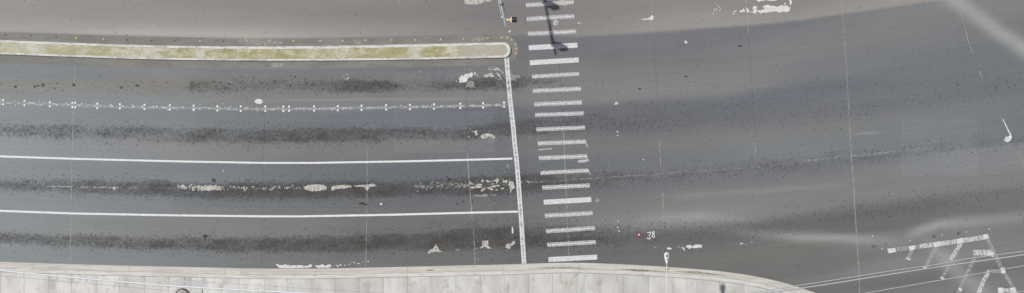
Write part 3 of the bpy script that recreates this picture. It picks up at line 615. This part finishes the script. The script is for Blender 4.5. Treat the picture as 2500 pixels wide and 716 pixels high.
# third lane
k = 10.228
patch([sc8(P, 1120, 420, k) for P in ([(275,400),(290,375),(400,355),(430,325),(500,290),(560,300),(590,310),(570,340),(580,385),(560,405),(460,400),(340,415)],[(272,230),(300,228),(305,280),(390,300),(395,320),(330,312),(285,298)])], 'cement', 'arrow like cream patch with an upright tick, third lane', jit=.3)
patch([sc8(P, 1120, 420, k) for P in ([(540,475),(560,430),(620,400),(680,395),(640,455),(580,490)],[(700,395),(760,385),(840,400),(870,460),(800,460),(740,420)])], 'cement', 'pair of leaf shaped cream patches low in the third lane', jit=.3)
patch([sc8(P, 1120, 420, k) for P in ([(690,220),(715,190),(745,225),(830,225),(900,205),(940,170),(980,165),(1010,205),(990,230),(970,275),(930,270),(940,230),(860,235),(760,245),(700,262)],[(560,235),(590,160),(615,200),(620,255),(580,262)])], 'cement', 'bone shaped cream patch high in the third lane', jit=.3)
patch([sc8(P, 1120, 420, k) for P in ([(780,360),(880,340),(960,320),(1010,330),(1030,355),(930,365),(900,390),(820,385)],[(820,290),(850,280),(880,310),(840,320)],[(920,455),(960,430),(990,445),(950,470)],[(1045,425),(1075,395),(1130,400),(1125,430),(1070,440)])], 'cement', 'scattered cream flakes between bone and leaf shaped patches', jit=.3)
patch([sc8(P, 1120, 420, k) for P in ([(1100,215),(1150,205),(1220,200),(1210,250),(1180,290),(1150,255),(1110,285)],[(1095,165),(1125,170),(1115,190)])], 'cement', 'small three pronged cream flake near the stop line', jit=.3)
patch([sc8(P, 1120, 420, k) for P in ([(1235,330),(1260,235),(1330,230),(1375,260),(1380,330),(1410,390),(1330,450),(1285,520),(1265,505),(1290,460),(1265,400),(1270,350)],)], 'cement', 'tall cream patch in the third lane touching the stop line', jit=.5)
patch([sc8(P, 1120, 420, k) for P in ([(330,605),(400,560),(520,575),(650,545),(730,560),(740,600),(640,625),(440,615)],[(780,575),(940,565),(930,585),(800,592)])], 'cement_faint', 'long faded smear beneath the cream patches of the third lane', jit=.6)
patch([sc8(P, 1120, 420, k) for P in ([(1675,205),(1730,215),(1790,255),(1760,300),(1710,265)],[(1540,225),(1590,230),(1585,290),(1550,300)])], 'cement_faint', 'small faded patch just right of the stop line, third lane', jit=.4)
k = 3.255
patch([sc8(P, 400, 400, k) for P in ([(1108,190),(1140,172),(1200,162),(1260,166),(1298,185),(1290,205),(1240,215),(1170,220),(1130,208)],)], 'cement', 'cream oval patch in the middle of the third lane', jit=.8)
patch([sc8(P, 400, 400, k) for P in ([(1335,180),(1380,172),(1440,168),(1495,175),(1490,190),(1430,195),(1370,200),(1340,215),(1328,208)],[(1505,172),(1560,170),(1620,165),(1660,155),(1695,178),(1650,182),(1630,190),(1618,218),(1605,200),(1590,185),(1530,182)])], 'cement', 'pair of streaky cream patches right of the oval one', jit=.8)
patch([sc8(P, 400, 400, k) for P in ([(120,185),(150,160),(165,180),(185,195),(150,200)],[(215,188),(270,175),(310,178),(360,172),(400,180),(440,188),(400,195),(360,200),(330,212),(290,195),(240,195)])], 'cement', 'knobbly cream streak near the left end of the third lane', jit=.8)
patch([[(1236,402),(1240,400),(1244,409),(1235,410)]], 'cement_faint', 'tiny faded triangle against the stop line, third lane', 'paint_fleck', 'fleck', .2)
patch([[(276,456),(280,455),(283,462),(279,465),(275,461)]], 'cement', 'single cream fleck at the left of the third lane', 'paint_fleck', 'fleck', .3)
# fourth lane
k = 3.316
patch([sc8(P, 960, 500, k) for P in ([(280,395),(290,370),(320,360),(345,318),(365,350),(375,370),(398,378),(370,382),(320,382),(295,392)],)], 'cement', 'cream triangle with a dark centre in the fourth lane', jit=.3)
local_ = blobs('stain', [ell(1064.8, 607.5, 1.4, 1.6)], M['iron'], .2, None, .0168); tag(local_, kind='structure')
patch([sc8(P, 960, 500, k) for P in ([(722,292),(770,290),(770,330),(782,348),(808,355),(770,355),(740,340),(722,350),(700,358),(720,330)],)], 'cement', 'boot shaped cream patch in the fourth lane near the stop line', jit=.3)
patch([sc8(P, 960, 500, k) for P in ([(905,345),(920,320),(960,310),(968,295),(985,292),(985,315),(950,340),(945,358),(930,355)],)], 'cement', 'cream dog leg patch right beside the stop line, fourth lane', jit=.3)
patch([sc8(P, 960, 500, k) for P in ([(960,180),(968,178),(975,210),(972,235),(960,230)],)], 'cement_white', 'slim upright white fleck beside the stop line, fourth lane', 'paint_fleck', 'fleck', .2)
patch([sc8(P, 960, 500, k) for P in ([(655,350),(672,348),(672,362),(658,362)],[(676,440),(692,438),(692,448),(678,448)],[(498,365),(540,358),(540,370),(510,372)],[(678,352),(690,350),(690,362),(680,360)])], 'cement_faint', 'faded flecks between cream triangle and boot shaped patch', 'paint_fleck', 'fleck', .3)
k = 5
patch([sc8(P, 400, 620, k) for P in ([(1368,130),(1385,122),(1420,140),(1480,130),(1560,142),(1660,140),(1750,150),(1790,122),(1815,150),(1800,160),(1740,172),(1450,176),(1400,165)],[(1835,140),(1900,140),(1940,128),(1965,145),(2030,122),(2045,150),(2030,165),(1990,170),(1880,170)],[(2055,150),(2070,148),(2068,160)],[(2115,140),(2130,142),(2128,152)])], 'cement_white', 'long ragged white patch lying along the gutter', jit=.5)
k = 3.316
patch([sc8(P, 1460, 500, k) for P in ([(715,330),(745,325),(760,335),(790,322),(840,325),(846,345),(800,352),(760,348),(735,358),(728,345),(712,350)],[(688,345),(700,352),(705,372),(690,368)],[(656,332),(664,332),(664,338)])], 'cement_white', 'broken white streak in the lane right of the street lamp', jit=.6)
patch([sc8(P, 1460, 500, k) for P in ([(555,350),(580,345),(600,360),(580,365),(558,358)],)], 'cement_white', 'small white patch just above the lamp head', jit=.3)
patch([sc8(P, 1460, 500, k) for P in ([(462,340),(470,345),(470,352),(463,350)],)], 'cement_white', 'tiny white fleck below the sprayed number', 'paint_fleck', 'fleck', .1)
patch([sc8(P, 1460, 500, k) for P in ([(1145,318),(1160,308),(1180,312),(1165,322)],[(1198,316),(1206,318),(1202,324)],[(1238,300),(1250,302),(1248,310)])], 'cement_white', 'row of small white flecks far right of the street lamp', 'paint_fleck', 'fleck', .2)
patch([sc8(P, 1460, 500, k) for P in ([(150,180),(168,178),(165,195)],[(160,208),(178,210),(172,222)])], 'cement_white', 'two small white flecks left of the red cross', 'paint_fleck', 'fleck', .2)
k = 3.257
patch([sc8(P, 2360, 180, k) for P in ([(298,530),(310,505),(330,500),(345,490),(285,365),(290,360),(352,480),(362,510),(345,535),(325,545),(310,540)],)], 'cement_white', 'white blot with a thin slanting tail at the far right', jit=.3)
patch([[(1241,75),(1246,74),(1247,79),(1242,80)],[(1241,66),(1244,64),(1243,67)]], 'cement', 'small white square between signal arm tip and traffic island', 'paint_fleck', 'fleck', .1)
patch([[(1410,56),(1416,55),(1417,58),(1411,58)],[(1418,56),(1422,55),(1421,57)]], 'cement_white', 'small white dash right of the second zebra bar', 'paint_fleck', 'fleck', .1)
rg = ring('cement_ring', 846, 188, 6.5, 2.4, M['cement_faint']); tag(rg, 'faint pale ring with a bright spot in the top lane', 'patch', 'pale patches on the asphalt')
tag(blobs('paint_fleck', [ell(848, 192, 2, 3)], M['cement'], .3), 'bright spot on the faint pale ring in the top lane', 'fleck', 'pale patches on the asphalt')
patch([[(1025,172),(1028,172),(1029,179),(1026,181)]], 'cement_faint', 'small faded fleck left of the round manhole cover', 'paint_fleck', 'fleck', .3)
# dark stains, loose marks on the surface
for P in ([ell(1562,217,4,2.4,10,.3)], [ell(1674,187,5,2.4,10,.3)], [ell(1806,113,6,2.4,10,-.2)], [ell(522,441,6,5)], [ell(500,577,5,5),ell(506,576,4,2)], [ell(883,497,8,3.5),ell(893,500,6,3)], [ell(1095,441,5,2.5,10,-.5)], [ell(38,212,3.5)], [ell(296,214,4,3)], [ell(335,209,5,3)], [ell(105,208,4,5),ell(180,208,4,4)], [ell(1165,206,1.6)], [ell(850,210,2.2),ell(718,215,2)]):
    tag(blobs('oil_stain', P, M['stain'], .6), kind='structure')

rr = random.Random(17)
for cx, cy, n_, sp in ((1095,441,5,9),(700,200,6,30),(560,205,5,35),(900,205,5,25),(150,212,5,60),(1130,498,3,20),(1560,350,0,0)):
    for i in range(n_):
        x = cx+rr.gauss(0, sp); y = cy+rr.gauss(0, 7)
        tag(blobs('oil_stain', [ell(x, y, rr.uniform(1.6, 4), rr.uniform(1.4, 3), 9, rr.random())], M['stain'], .6), kind='structure')
# ------------------------------------------------------------------ traffic island
def ring_outline(top, bot, xn, rx):             # closed outline: along the top to the nose and back
    yt, yb = ip(top, xn), ip(bot, xn); cy = (yt+yb)/2; ry = (yb-yt)/2
    xs = [-1500, -900, -450]+list(np.linspace(-60, xn, 90))
    P = [(x, ip(top, x)) for x in xs]
    for i in range(1, 16):
        t = math.pi*i/16; P.append((xn+rx*math.sin(t), cy-ry*math.cos(t)))
    return P+[(x, ip(bot, x)) for x in xs[::-1]]
TO = smoothpts([(-1500,35),(0,97.5),(150,103),(300,109),(450,112),(600,113.5),(800,112),(1000,108),(1232,103)], 120)
BO = smoothpts([(-1500,72),(0,134),(200,141),(400,147.5),(700,150),(1000,147.5),(1232,142)], 120)
TI = smoothpts([(-1500,42),(0,104.5),(150,110),(300,115.5),(600,120.5),(800,119.5),(1000,115.5),(1228,110)], 120)
BI = smoothpts([(-1500,65),(0,127.5),(200,135),(400,141.5),(700,144.5),(1000,141.5),(1228,135.5)], 120)
TG = smoothpts([(-1500,17),(0,79),(300,89),(600,95),(800,94),(1000,90),(1232,85)], 120)
BG = smoothpts([(-1500,92),(0,154),(200,161),(440,168),(700,169.5),(1000,164.5),(1232,158.5)], 120)
def scale_in(P, Q, t): return [(a[0]+(b[0]-a[0])*t, a[1]+(b[1]-a[1])*t) for a, b in zip(P, Q)]
OUT = ring_outline(TO, BO, 1230, 18); INN = ring_outline(TI, BI, 1227, 12); GUT = ring_outline(TG, BG, 1230, 36)
isl = empty('traffic_island', W(600, 130, 0)); tag(isl, 'long raised traffic island with white kerb and faded yellow top, rounded at one end', 'traffic island')
def loft(name, rings, mat, parent=None, cap=False):
    n = len(rings[0][0]); V = []; F = []
    for P, z in rings: V += [W(x, y, z) for x, y in P]
    for j in range(len(rings)-1):
        for i in range(n-1): F.append((j*n+i, (j+1)*n+i, (j+1)*n+i+1, j*n+i+1))
    if cap: F.append(tuple(range((len(rings)-1)*n, len(rings)*n))[::-1])
    o = mesh(name, V, F, mat); 
    if parent: local(o, parent)
    return o
loft('kerb', [(OUT, -.03), (scale_in(OUT, INN, .08), .12), (scale_in(OUT, INN, .25), .15), (scale_in(OUT, INN, .97), .152), (INN, .12)], M['white_kerb'], isl)
o = loft('top_surface', [(INN, .13)], M['fill'], isl, cap=True)
gt = loft('island_gutter', [(GUT, -.03), (GUT, .005), (OUT, .007)], M['island_gutter']); tag(gt, kind='structure')
for P in ([(575,100),(590,96),(640,95),(690,99),(692,109),(650,111),(600,110)], [(860,98),(878,96),(884,108),(868,109)], [(1150,93),(1185,92),(1185,100),(1155,103)]):
    tag(blobs('cement_film', [P], mat_paint('crumbled_mortar', (196,193,184), None, .50, 7, .10, .85), 1.5, None, .0125), kind='structure')
tag(blobs('cement_film', [[(660,155),(690,153),(692,163),(665,165)]], M['cement_faint'], .8, None, .0125), kind='structure')

# ------------------------------------------------------------------ studs
def stud_mesh(r, h):
    mb = MB(); mb.lathe([(r, 0), (r*.97, h*.35), (r*.78, h*.8), (r*.4, h), (.002, h*1.02)], n=14); 
    m = bpy.data.meshes.new('road_stud'); m.from_pydata(mb.V, [], mb.F); [setattr(p, 'use_smooth', True) for p in m.polygons]; return m
def stud(mats, r=.055, h=.022):
    m = stud_mesh(r, h); m.materials.append(M[mats]); return m
SW, SWD, SY, SH = stud('studw', .068), stud('studwd', .055), stud('study', .06), stud('studh', .05, .004)
def place(me, x, y, z, label, group, sc=1):
    o = bpy.data.objects.new('road_stud', me); C.objects.link(o); o.location = W(x, y, z); o.scale = (sc, sc, 1)
    tag(o, label, 'road stud', group); return o
ORD = ['', 'first','second','third','fourth','fifth','sixth','seventh','eighth','ninth','tenth','eleventh','twelfth','thirteenth','fourteenth','fifteenth','sixteenth','seventeenth','eighteenth','nineteenth','twentieth','twenty-first','twenty-second','twenty-third','twenty-fourth','twenty-fifth','twenty-sixth','twenty-seventh','twenty-eighth']
pairs = [1231,1180,1124,1060,1001,943,883,825,767,706,692,648,588,531,473,415,353,293,238,209,184,177,122,97,60,38,8,2]
for i, x in enumerate(pairs):
    y = ip(L1, x)
    for s, nmn in ((-5.6, 'upper'), (5.0, 'lower')):
        small = x in (97, 38, 209, 2)
        place(SW if not small else SWD, x, y+s+random.uniform(-.3, .3), .008, f'{nmn} white round stud of the {ORD[i+1]} pair from the stop line', 'white studs along the dotted lane line', .8 if small else 1)
ISL = [(1260.4,119,'y'),(1258.5,109,'w'),(1259,131,'y'),(1250,98,'y'),(1239,93,'y'),(1225,92.7,'y'),(1191.4,93.5,'y'),(1132,95.8,'y'),(1076,97,'w'),(1013.7,97.7,'y'),(954.5,98,'y'),(893,99,'y'),(837,100,'y'),(782,100,'w'),(716.6,100,'y'),(658,101,'y'),(546,101,'h'),(488.5,101,'w'),(427,99.6,'h'),(370,98.6,'h'),(309.6,97.5,'h'),(253,95.8,'w'),(186.7,93,'y'),(137,91,'h'),(76,88,'h'),(14,85.4,'h')]
for i, (x, y, k) in enumerate(ISL):
    me, nmn = {'y': (SY, 'yellow'), 'w': (SWD, 'whitish'), 'h': (SH, 'missing, dark socketed')}[k]
    where = ('around the rounded nose of the traffic island' if i < 6 else 'in the gutter above the traffic island')
    place(me, x, y, .007, f'{nmn} stud, {ORD[i+1]} of the row counted from the traffic island nose', 'studs in the gutter around the traffic island', 1.05)
HS = [((2131,577),'w','white stud set apart, left of the painted triangle tip'),((2222,588),'w','largest pale stud above the painted triangle'),((2280,578),'h','dark stud socket above the first long hatch bar'),((2301,574),'w','small pale stud right of the dark socket above the triangle'),((2340,570),'h','dark stud socket above the middle of the triangle top edge'),((2360,567),'w','pale stud above the right half of the triangle top edge'),((2416,560),'w','white stud just above the top corner of the triangle'),((2154,608),'w','small pale stud left of the triangle tip'),((2132,602),'h','dark stud socket left of the triangle tip')]
for (x, y), k, lab in HS: place(SWD if k == 'w' else SH, x, y, .006, lab, 'studs around the painted triangle', 1.0)
for (x, y, r) in ((2280,578,3.6),(2132,602,4),(2162,596,3),(2340,570,3)):
    tag(ring('stud_scar', x, y, r, 1.0, M['stain']), kind='structure')

# ------------------------------------------------------------------ covers
def cover(name, x, y, r, z, matc, matr, label, cat):
    e = empty(name, W(x, y, z)); tag(e, label, cat)
    mb = MB(); mb.lathe([(r*.93, -.02), (r*.93, .006), (r*.90, .010)], n=40)
    mesh('lid', mb.V, mb.F, matc, e)
    mb = MB(); n = 40
    V = []; F = []
    for rr, zz in ((r*.95, -.02), (r*.95, .010), (r*1.04, .010), (r*1.06, -.02)):
        V += [(rr*math.cos(2*math.pi*k/n), rr*math.sin(2*math.pi*k/n), zz) for k in range(n)]
    for j in range(3):
        for k_ in range(n): F.append((j*n+k_, j*n+(k_+1) % n, (j+1)*n+(k_+1) % n, (j+1)*n+k_))
    mesh('frame', V, [f[::-1] for f in F], matr, e); return e
cover('manhole_cover', 1071, 180, .43, 0, M['cover'], mat_plain('cover_rim', (112,112,116), .8), 'round grey manhole cover in the top lane below the traffic island', 'manhole cover')
cover('utility_cover', 569, 667.5, .15, .003, M['rust'], mat_plain('small_rim', (170,162,148), .8), 'small brown round utility cover set in the concrete gutter', 'utility cover')
tag(blobs('gutter_repair', [[(554,659.5),(585,660),(586,670.5),(554,670)]], mat_paint('new_concrete', (220,214,200), None, 0), .2, None, .0135), kind='structure')
# round iron grille at the pavement's lower edge
gr = empty('tree_grille', W(446, 723, .122)); tag(gr, 'round dark iron grille on the pavement cut off by the bottom edge', 'grille')
mb = MB(); 
for i in range(40):
    t0, t1 = 2*math.pi*i/40, 2*math.pi*(i+1)/40
    w_ = .05+.10*max(0, math.cos(t0-.55))
    w2 = .05+.10*max(0, math.cos(t1-.55))
    for z in (0,):
        A = [(r*math.cos(t), r*math.sin(t)) for t, r in ((t0, .48), (t1, .48), (t1, .48-w2), (t0, .48-w_))]
        V = [(x, y, .02) for x, y in A]+[(x, y, .001) for x, y in A]
        mb.add(V, [(0, 1, 2, 3)[::1], (4, 7, 6, 5), (0, 4, 5, 1), (2, 6, 7, 3)])
mb.build('rim', M['iron'], gr)
for i in range(22):
    t = 2*math.pi*(i+random.uniform(-.2, .2))/22; b = MB(); b.tube([(.16*math.cos(t), .16*math.sin(t), .012), (.46*math.cos(t+.06), .46*math.sin(t+.06), .014)], .010, 6); b.build('spoke', M['iron'], gr)
b = MB(); b.lathe([(.15, .001), (.15, .02), (.13, .024)], n=20); b.build('hub', mat_plain('pale_hub', (196,198,198), .8), gr)
blk = [[(450,680),(453,680),(452,692),(450,698),(448,688)],[(445,684),(448,684),(448,688),(445,688)],[(454,693),(456,692),(456,697),(454,697)],[(458,687),(459,689),(455,689)],[(492,707),(496,707),(495,716),(493,725)],[(436,683),(438,683),(438,686)],[(516,690),(521,692),(519,693)]]
tag(blobs('pavement_stain', blk, mat_paint('pavement_dirt', (130,130,126), None, .42, 8, .12, .8), .4, None, .1265), kind='structure')
tag(blobs('pavement_stain', [[(428,684),(440,680),(480,684),(508,684),(512,694),(500,706),(450,702),(424,700),(405,704),(402,690)],[(1424,672),(1436,670),(1434,676),(1430,684),(1428,700),(1430,730),(1416,740),(1414,712),(1422,690)],[(1730,684),(1736,683),(1735,696),(1729,698)]], mat_paint('lime_wash', (232,233,230), None, .46, 4, .14, .75), 1, None, .1275), kind='structure')
tag(blobs('gutter_stain', [[(1040,658.5),(1060,658),(1058,661),(1044,662)],[(1500,656),(1560,658),(1640,664),(1560,663)],[(1640,662),(1700,662),(1780,674),(1700,669)],[(1290,655),(1370,652),(1440,655),(1370,656)],[(1620,656),(1638,656),(1630,661)]], mat_paint('gutter_dirt', (160,153,134), None, .44, 3, .14, .7), .5, None, .0145), kind='structure')

# ------------------------------------------------------------------ street lamp (reaches in from the pavement)
H = 78/PXM/ (-SDY) * ELTAN
lx, ly, _ = W(1628, 630)
lamp = empty('street_lamp', (*W(1628, 775)[:2], .124)); tag(lamp, 'white teardrop street lamp head on a slim arm over the kerb', 'street lamp')
py = wy(775); dy = ly-py                          # head centre relative to the pole, along +y
b = MB(); b.tube([(0, 0, 0), (0, 0, .25), (0, 0, .3), (0, 0, H-.8)], [.11, .11, .085, .05], 14); b.build('pole', M['galv'], lamp, True)
b = MB(); b.box(-.17, .17, -.17, .17, 0, .025); b.build('base_plate', M['galv'], lamp)
b = MB(); b.tube([(0, 0, H-.82), (0, .25, H-.45), (0, .8, H-.2), (0, 1.6, H-.1), (0, dy-.32, H-.06)], .024, 10); b.build('arm', M['galv'], lamp, True)
secs = [(-.34, .045, .05), (-.28, .07, .07), (-.15, .105, .085), (0, .14, .10), (.12, .158, .105), (.22, .155, .10), (.29, .125, .08), (.335, .07, .05), (.345, .02, .02)]
V = []; F = []; n = 18
for (t, w_, hh) in secs:
    for k_ in range(n):
        a = 2*math.pi*k_/n; V.append((w_*1.06*math.cos(a), dy+t, H+hh*(math.sin(a) if math.sin(a) > 0 else .45*math.sin(a))))
for i in range(len(secs)-1):
    for k_ in range(n): k2 = (k_+1) % n; F.append((i*n+k_, i*n+k2, (i+1)*n+k2, (i+1)*n+k_))
F.append(tuple(range(n))); F.append(tuple(range((len(secs)-1)*n, len(secs)*n))[::-1])
hd = mesh('lamp_head', V, [f[::-1] for f in F], M['lampw'], lamp, True)
b = MB(); b.lathe([(.085, 0), (.085, .03), (.07, .045), (.03, .05)], (0, dy+.14, H+.075), 20, 1, 1.3); b.build('top_cover', M['lampg'], hd, True)
b = MB(); b.lathe([(.03, 0), (.03, .05), (.02, .06)], (.02, dy-.08, H+.07), 12, 1.3, 1); b.build('photocell', M['dark'], hd, True)
b = MB(); b.lathe([(.11, -.02), (.12, 0)], (0, dy+.08, H-.035), 20, 1, 1.5); b.build('lens', M['studwd'], hd)

# ------------------------------------------------------------------ signal mast reaching in from above
HM = 70/PXM/(-SDY)*ELTAN
tip = Vector(W(1235, 65, HM)); d = Vector((1221.5-1235, 0-65)).normalized(); d = Vector((d.x, -d.y, 0))  # towards the pole, in metres axes
sg = empty('signal_mast', tuple(tip+d*13.5-Vector((0, 0, HM)))); tag(sg, 'white steel traffic signal mast arm reaching over the road from the top', 'signal mast')
o0 = Vector(sg.location)
L = lambda p: Vector(p)-o0
b = MB(); b.tube([(0, 0, 0), (0, 0, .3), (0, 0, HM+.3)], [.17, .15, .11], 16); b.build('pole', M['galv'], sg, True)
b = MB(); b.box(-.3, .3, -.3, .3, 0, .04); b.build('base_plate', M['galv'], sg)
b = MB(); b.tube([(0, 0, HM+.02), L(tip+d*7+Vector((0, 0, .02))), L(tip)], [.095, .075, .058], 14); b.build('arm', M['galv'], sg, True)
side = Vector((-d.y, d.x, 0))
if side.x > 0: side = -side
b = MB(); b.tube([L(tip+d*13+side*.2+Vector((0,0,.15))), L(Vector(W(1213.5, -20, HM+.1))), L(Vector(W(1224.8, 42, HM+.06)))], .026, 8); b.build('tie_rod', M['galv'], sg, True)
b = MB(); c = Vector(W(1225, 42, HM+.03)); b.box(*(sum(([v-.045, v+.045] for v in L(c)), []))); b.build('bracket', M['galv'], sg)
b = MB(); b.tube([L(W(1220, 12.8, HM)), L(W(1228.5, 10.8, HM))], .075, 8); b.build('clamp', M['dark'], sg)
b = MB(); b.tube([L(W(1226.5, -20, HM-.1)), L(W(1228.5, 5, HM-.2)), L(W(1230, 18, HM-.3)), L(W(1233, 27, HM-.35)), L(W(1238, 34, HM-.4))], .014, 6); b.build('signal_cable', M['cable'], sg, True)
def signal_head(x, y, label, first):
    e = empty('traffic_signal', W(x, y, HM)); tag(e, label, 'traffic signal', 'signals on the mast arm')
    b = MB()                                     # cream housing, tapering at the back
    prof = [(-.20, .045), (-.14, .06), (0.0, .185), (.015, .185), (.015, -.185), (0, -.185), (-.14, -.06), (-.20, -.045)]
    n = len(prof); V = [(x_, y_, z) for z in (-.95, .16) for x_, y_ in prof]
    F = [tuple(range(n))[::1], tuple(range(n, 2*n))[::-1]]+[(i, i+n, (i+1) % n+n, (i+1) % n) for i in range(n)]
    b.add(V, F); b.build('housing', M['cream'], e)
    b = MB(); b.tube([(-.33, .02-.03, -.02), (-.19, 0, 0)], .035, 8); b.tube([(-.30, -.05, 0), (-.30, .09, 0)], .03, 8); b.build('bracket', M['galv'], e)
    for i, (zz, ml) in enumerate(((-.02, 'lensr'), (-.38, 'lensa'), (-.74, 'lensg'))):
        V = []; F = []; n = 18                    # open hood
        for r_, x0 in ((.165, .016), (.165, .33), (.15, .33), (.15, .02)):
            for k_ in range(n+1):
                a = math.radians(-60+300*k_/n); V.append((x0-(.12*(k_ in (0, n)) if x0 > .2 else 0), r_*math.cos(a), zz+r_*math.sin(a)))
        for j in range(3):
            for k_ in range(n): F.append((j*(n+1)+k_, j*(n+1)+k_+1, (j+1)*(n+1)+k_+1, (j+1)*(n+1)+k_))
        v = mesh('visor', V, F, M['visor'], e)
        b = MB(); b.tube([(.018, 0, zz), (.04, 0, zz)], .14, 18); b.build('lens', M[ml], e)
    return e
s1 = signal_head(1249, 48.5, 'cream backed traffic signal with black hoods beside the arm tip', True)
s2 = signal_head(1228, -52, 'cream backed traffic signal further up the arm, above the top edge', False)

# ------------------------------------------------------------------ overhead cables
def cable(P, h, r, mat, label, sag=.25):
    n = 40; xs = np.linspace(P[0][0], P[-1][0], n); mb = MB(); pts = []
    for i, x in enumerate(xs):
        t = i/(n-1); pts.append(W(x, ip(P, x), h-4*sag*t*(1-t)))
    mb.tube(pts, r, 6); o = mb.build('overhead_cable', M[mat], None, True)
    tag(o, label, 'cable', 'overhead cables'); return o
cable([(1300,795),(2000,697.7),(2246,658.5),(2312,649),(2500,622.5),(3200,520)], 7.6, .040, 'cable', 'thickest pale overhead cable above the painted triangle')
cable([(1300,798),(1950,697.5),(2200,657.8),(2272,649),(2366,631),(2480,616.5),(3200,520)], 7.9, .028, 'cable', 'thin overhead cable running just above the thickest one')
cable([(1500,818),(2113,716),(2500,649),(3200,528)], 7.2, .026, 'cable', 'lower overhead cable apart from the close pair over the triangle')
cable([(1800,818),(2440,722),(2500,711),(3200,590)], 7.0, .022, 'cable', 'thin overhead cable crossing only the bottom right corner')
cable([(-900,570),(-60,655.5),(0,661),(200,680),(400,697.3),(560,707),(730,715.5),(1500,760)], 7.4, .05, 'cablew', 'white overhead cable above the pavement at the bottom left')

# ------------------------------------------------------------------ light, sky, camera
sc_ = bpy.context.scene
el = math.atan(ELTAN)
sd = bpy.data.lights.new('sun', 'SUN'); sd.energy = 3.62; sd.angle = math.radians(1.2); sd.color = (1, .98, .945)
so = bpy.data.objects.new('sun', sd); C.objects.link(so)
travel = Vector((SDX*math.cos(el), SDY*math.cos(el), -math.sin(el))); so.rotation_euler = travel.to_track_quat('-Z', 'Y').to_euler(); so.location = (0, 0, 50)
w = bpy.data.worlds.new('World'); sc_.world = w; w.use_nodes = True; nt = w.node_tree
sky = nt.nodes.new('ShaderNodeTexSky'); sky.sky_type = 'NISHITA'; sky.sun_disc = False; sky.sun_elevation = el
sky.sun_rotation = math.atan2(-SDX, -SDY); sky.dust_density = 2.5; sky.air_density = .7; sky.ozone_density = .6
bg = nt.nodes['Background']; nt.links.new(sky.outputs[0], bg.inputs[0]); bg.inputs[1].default_value = .075
cam = bpy.data.cameras.new('camera'); cam.type = 'ORTHO'; cam.ortho_scale = 62.5; cam.clip_end = 3000; cam.clip_start = .5
co = bpy.data.objects.new('camera', cam); C.objects.link(co); co.location = (0, 0, 120); sc_.camera = co
vs = sc_.view_settings; sc_.display_settings.display_device = 'sRGB'; vs.view_transform = 'Standard'; vs.look = 'None'; vs.gamma = 1; vs.exposure = .385
sc_.cycles.max_bounces = 6; sc_.cycles.transparent_max_bounces = 12; sc_.cycles.use_denoising = False
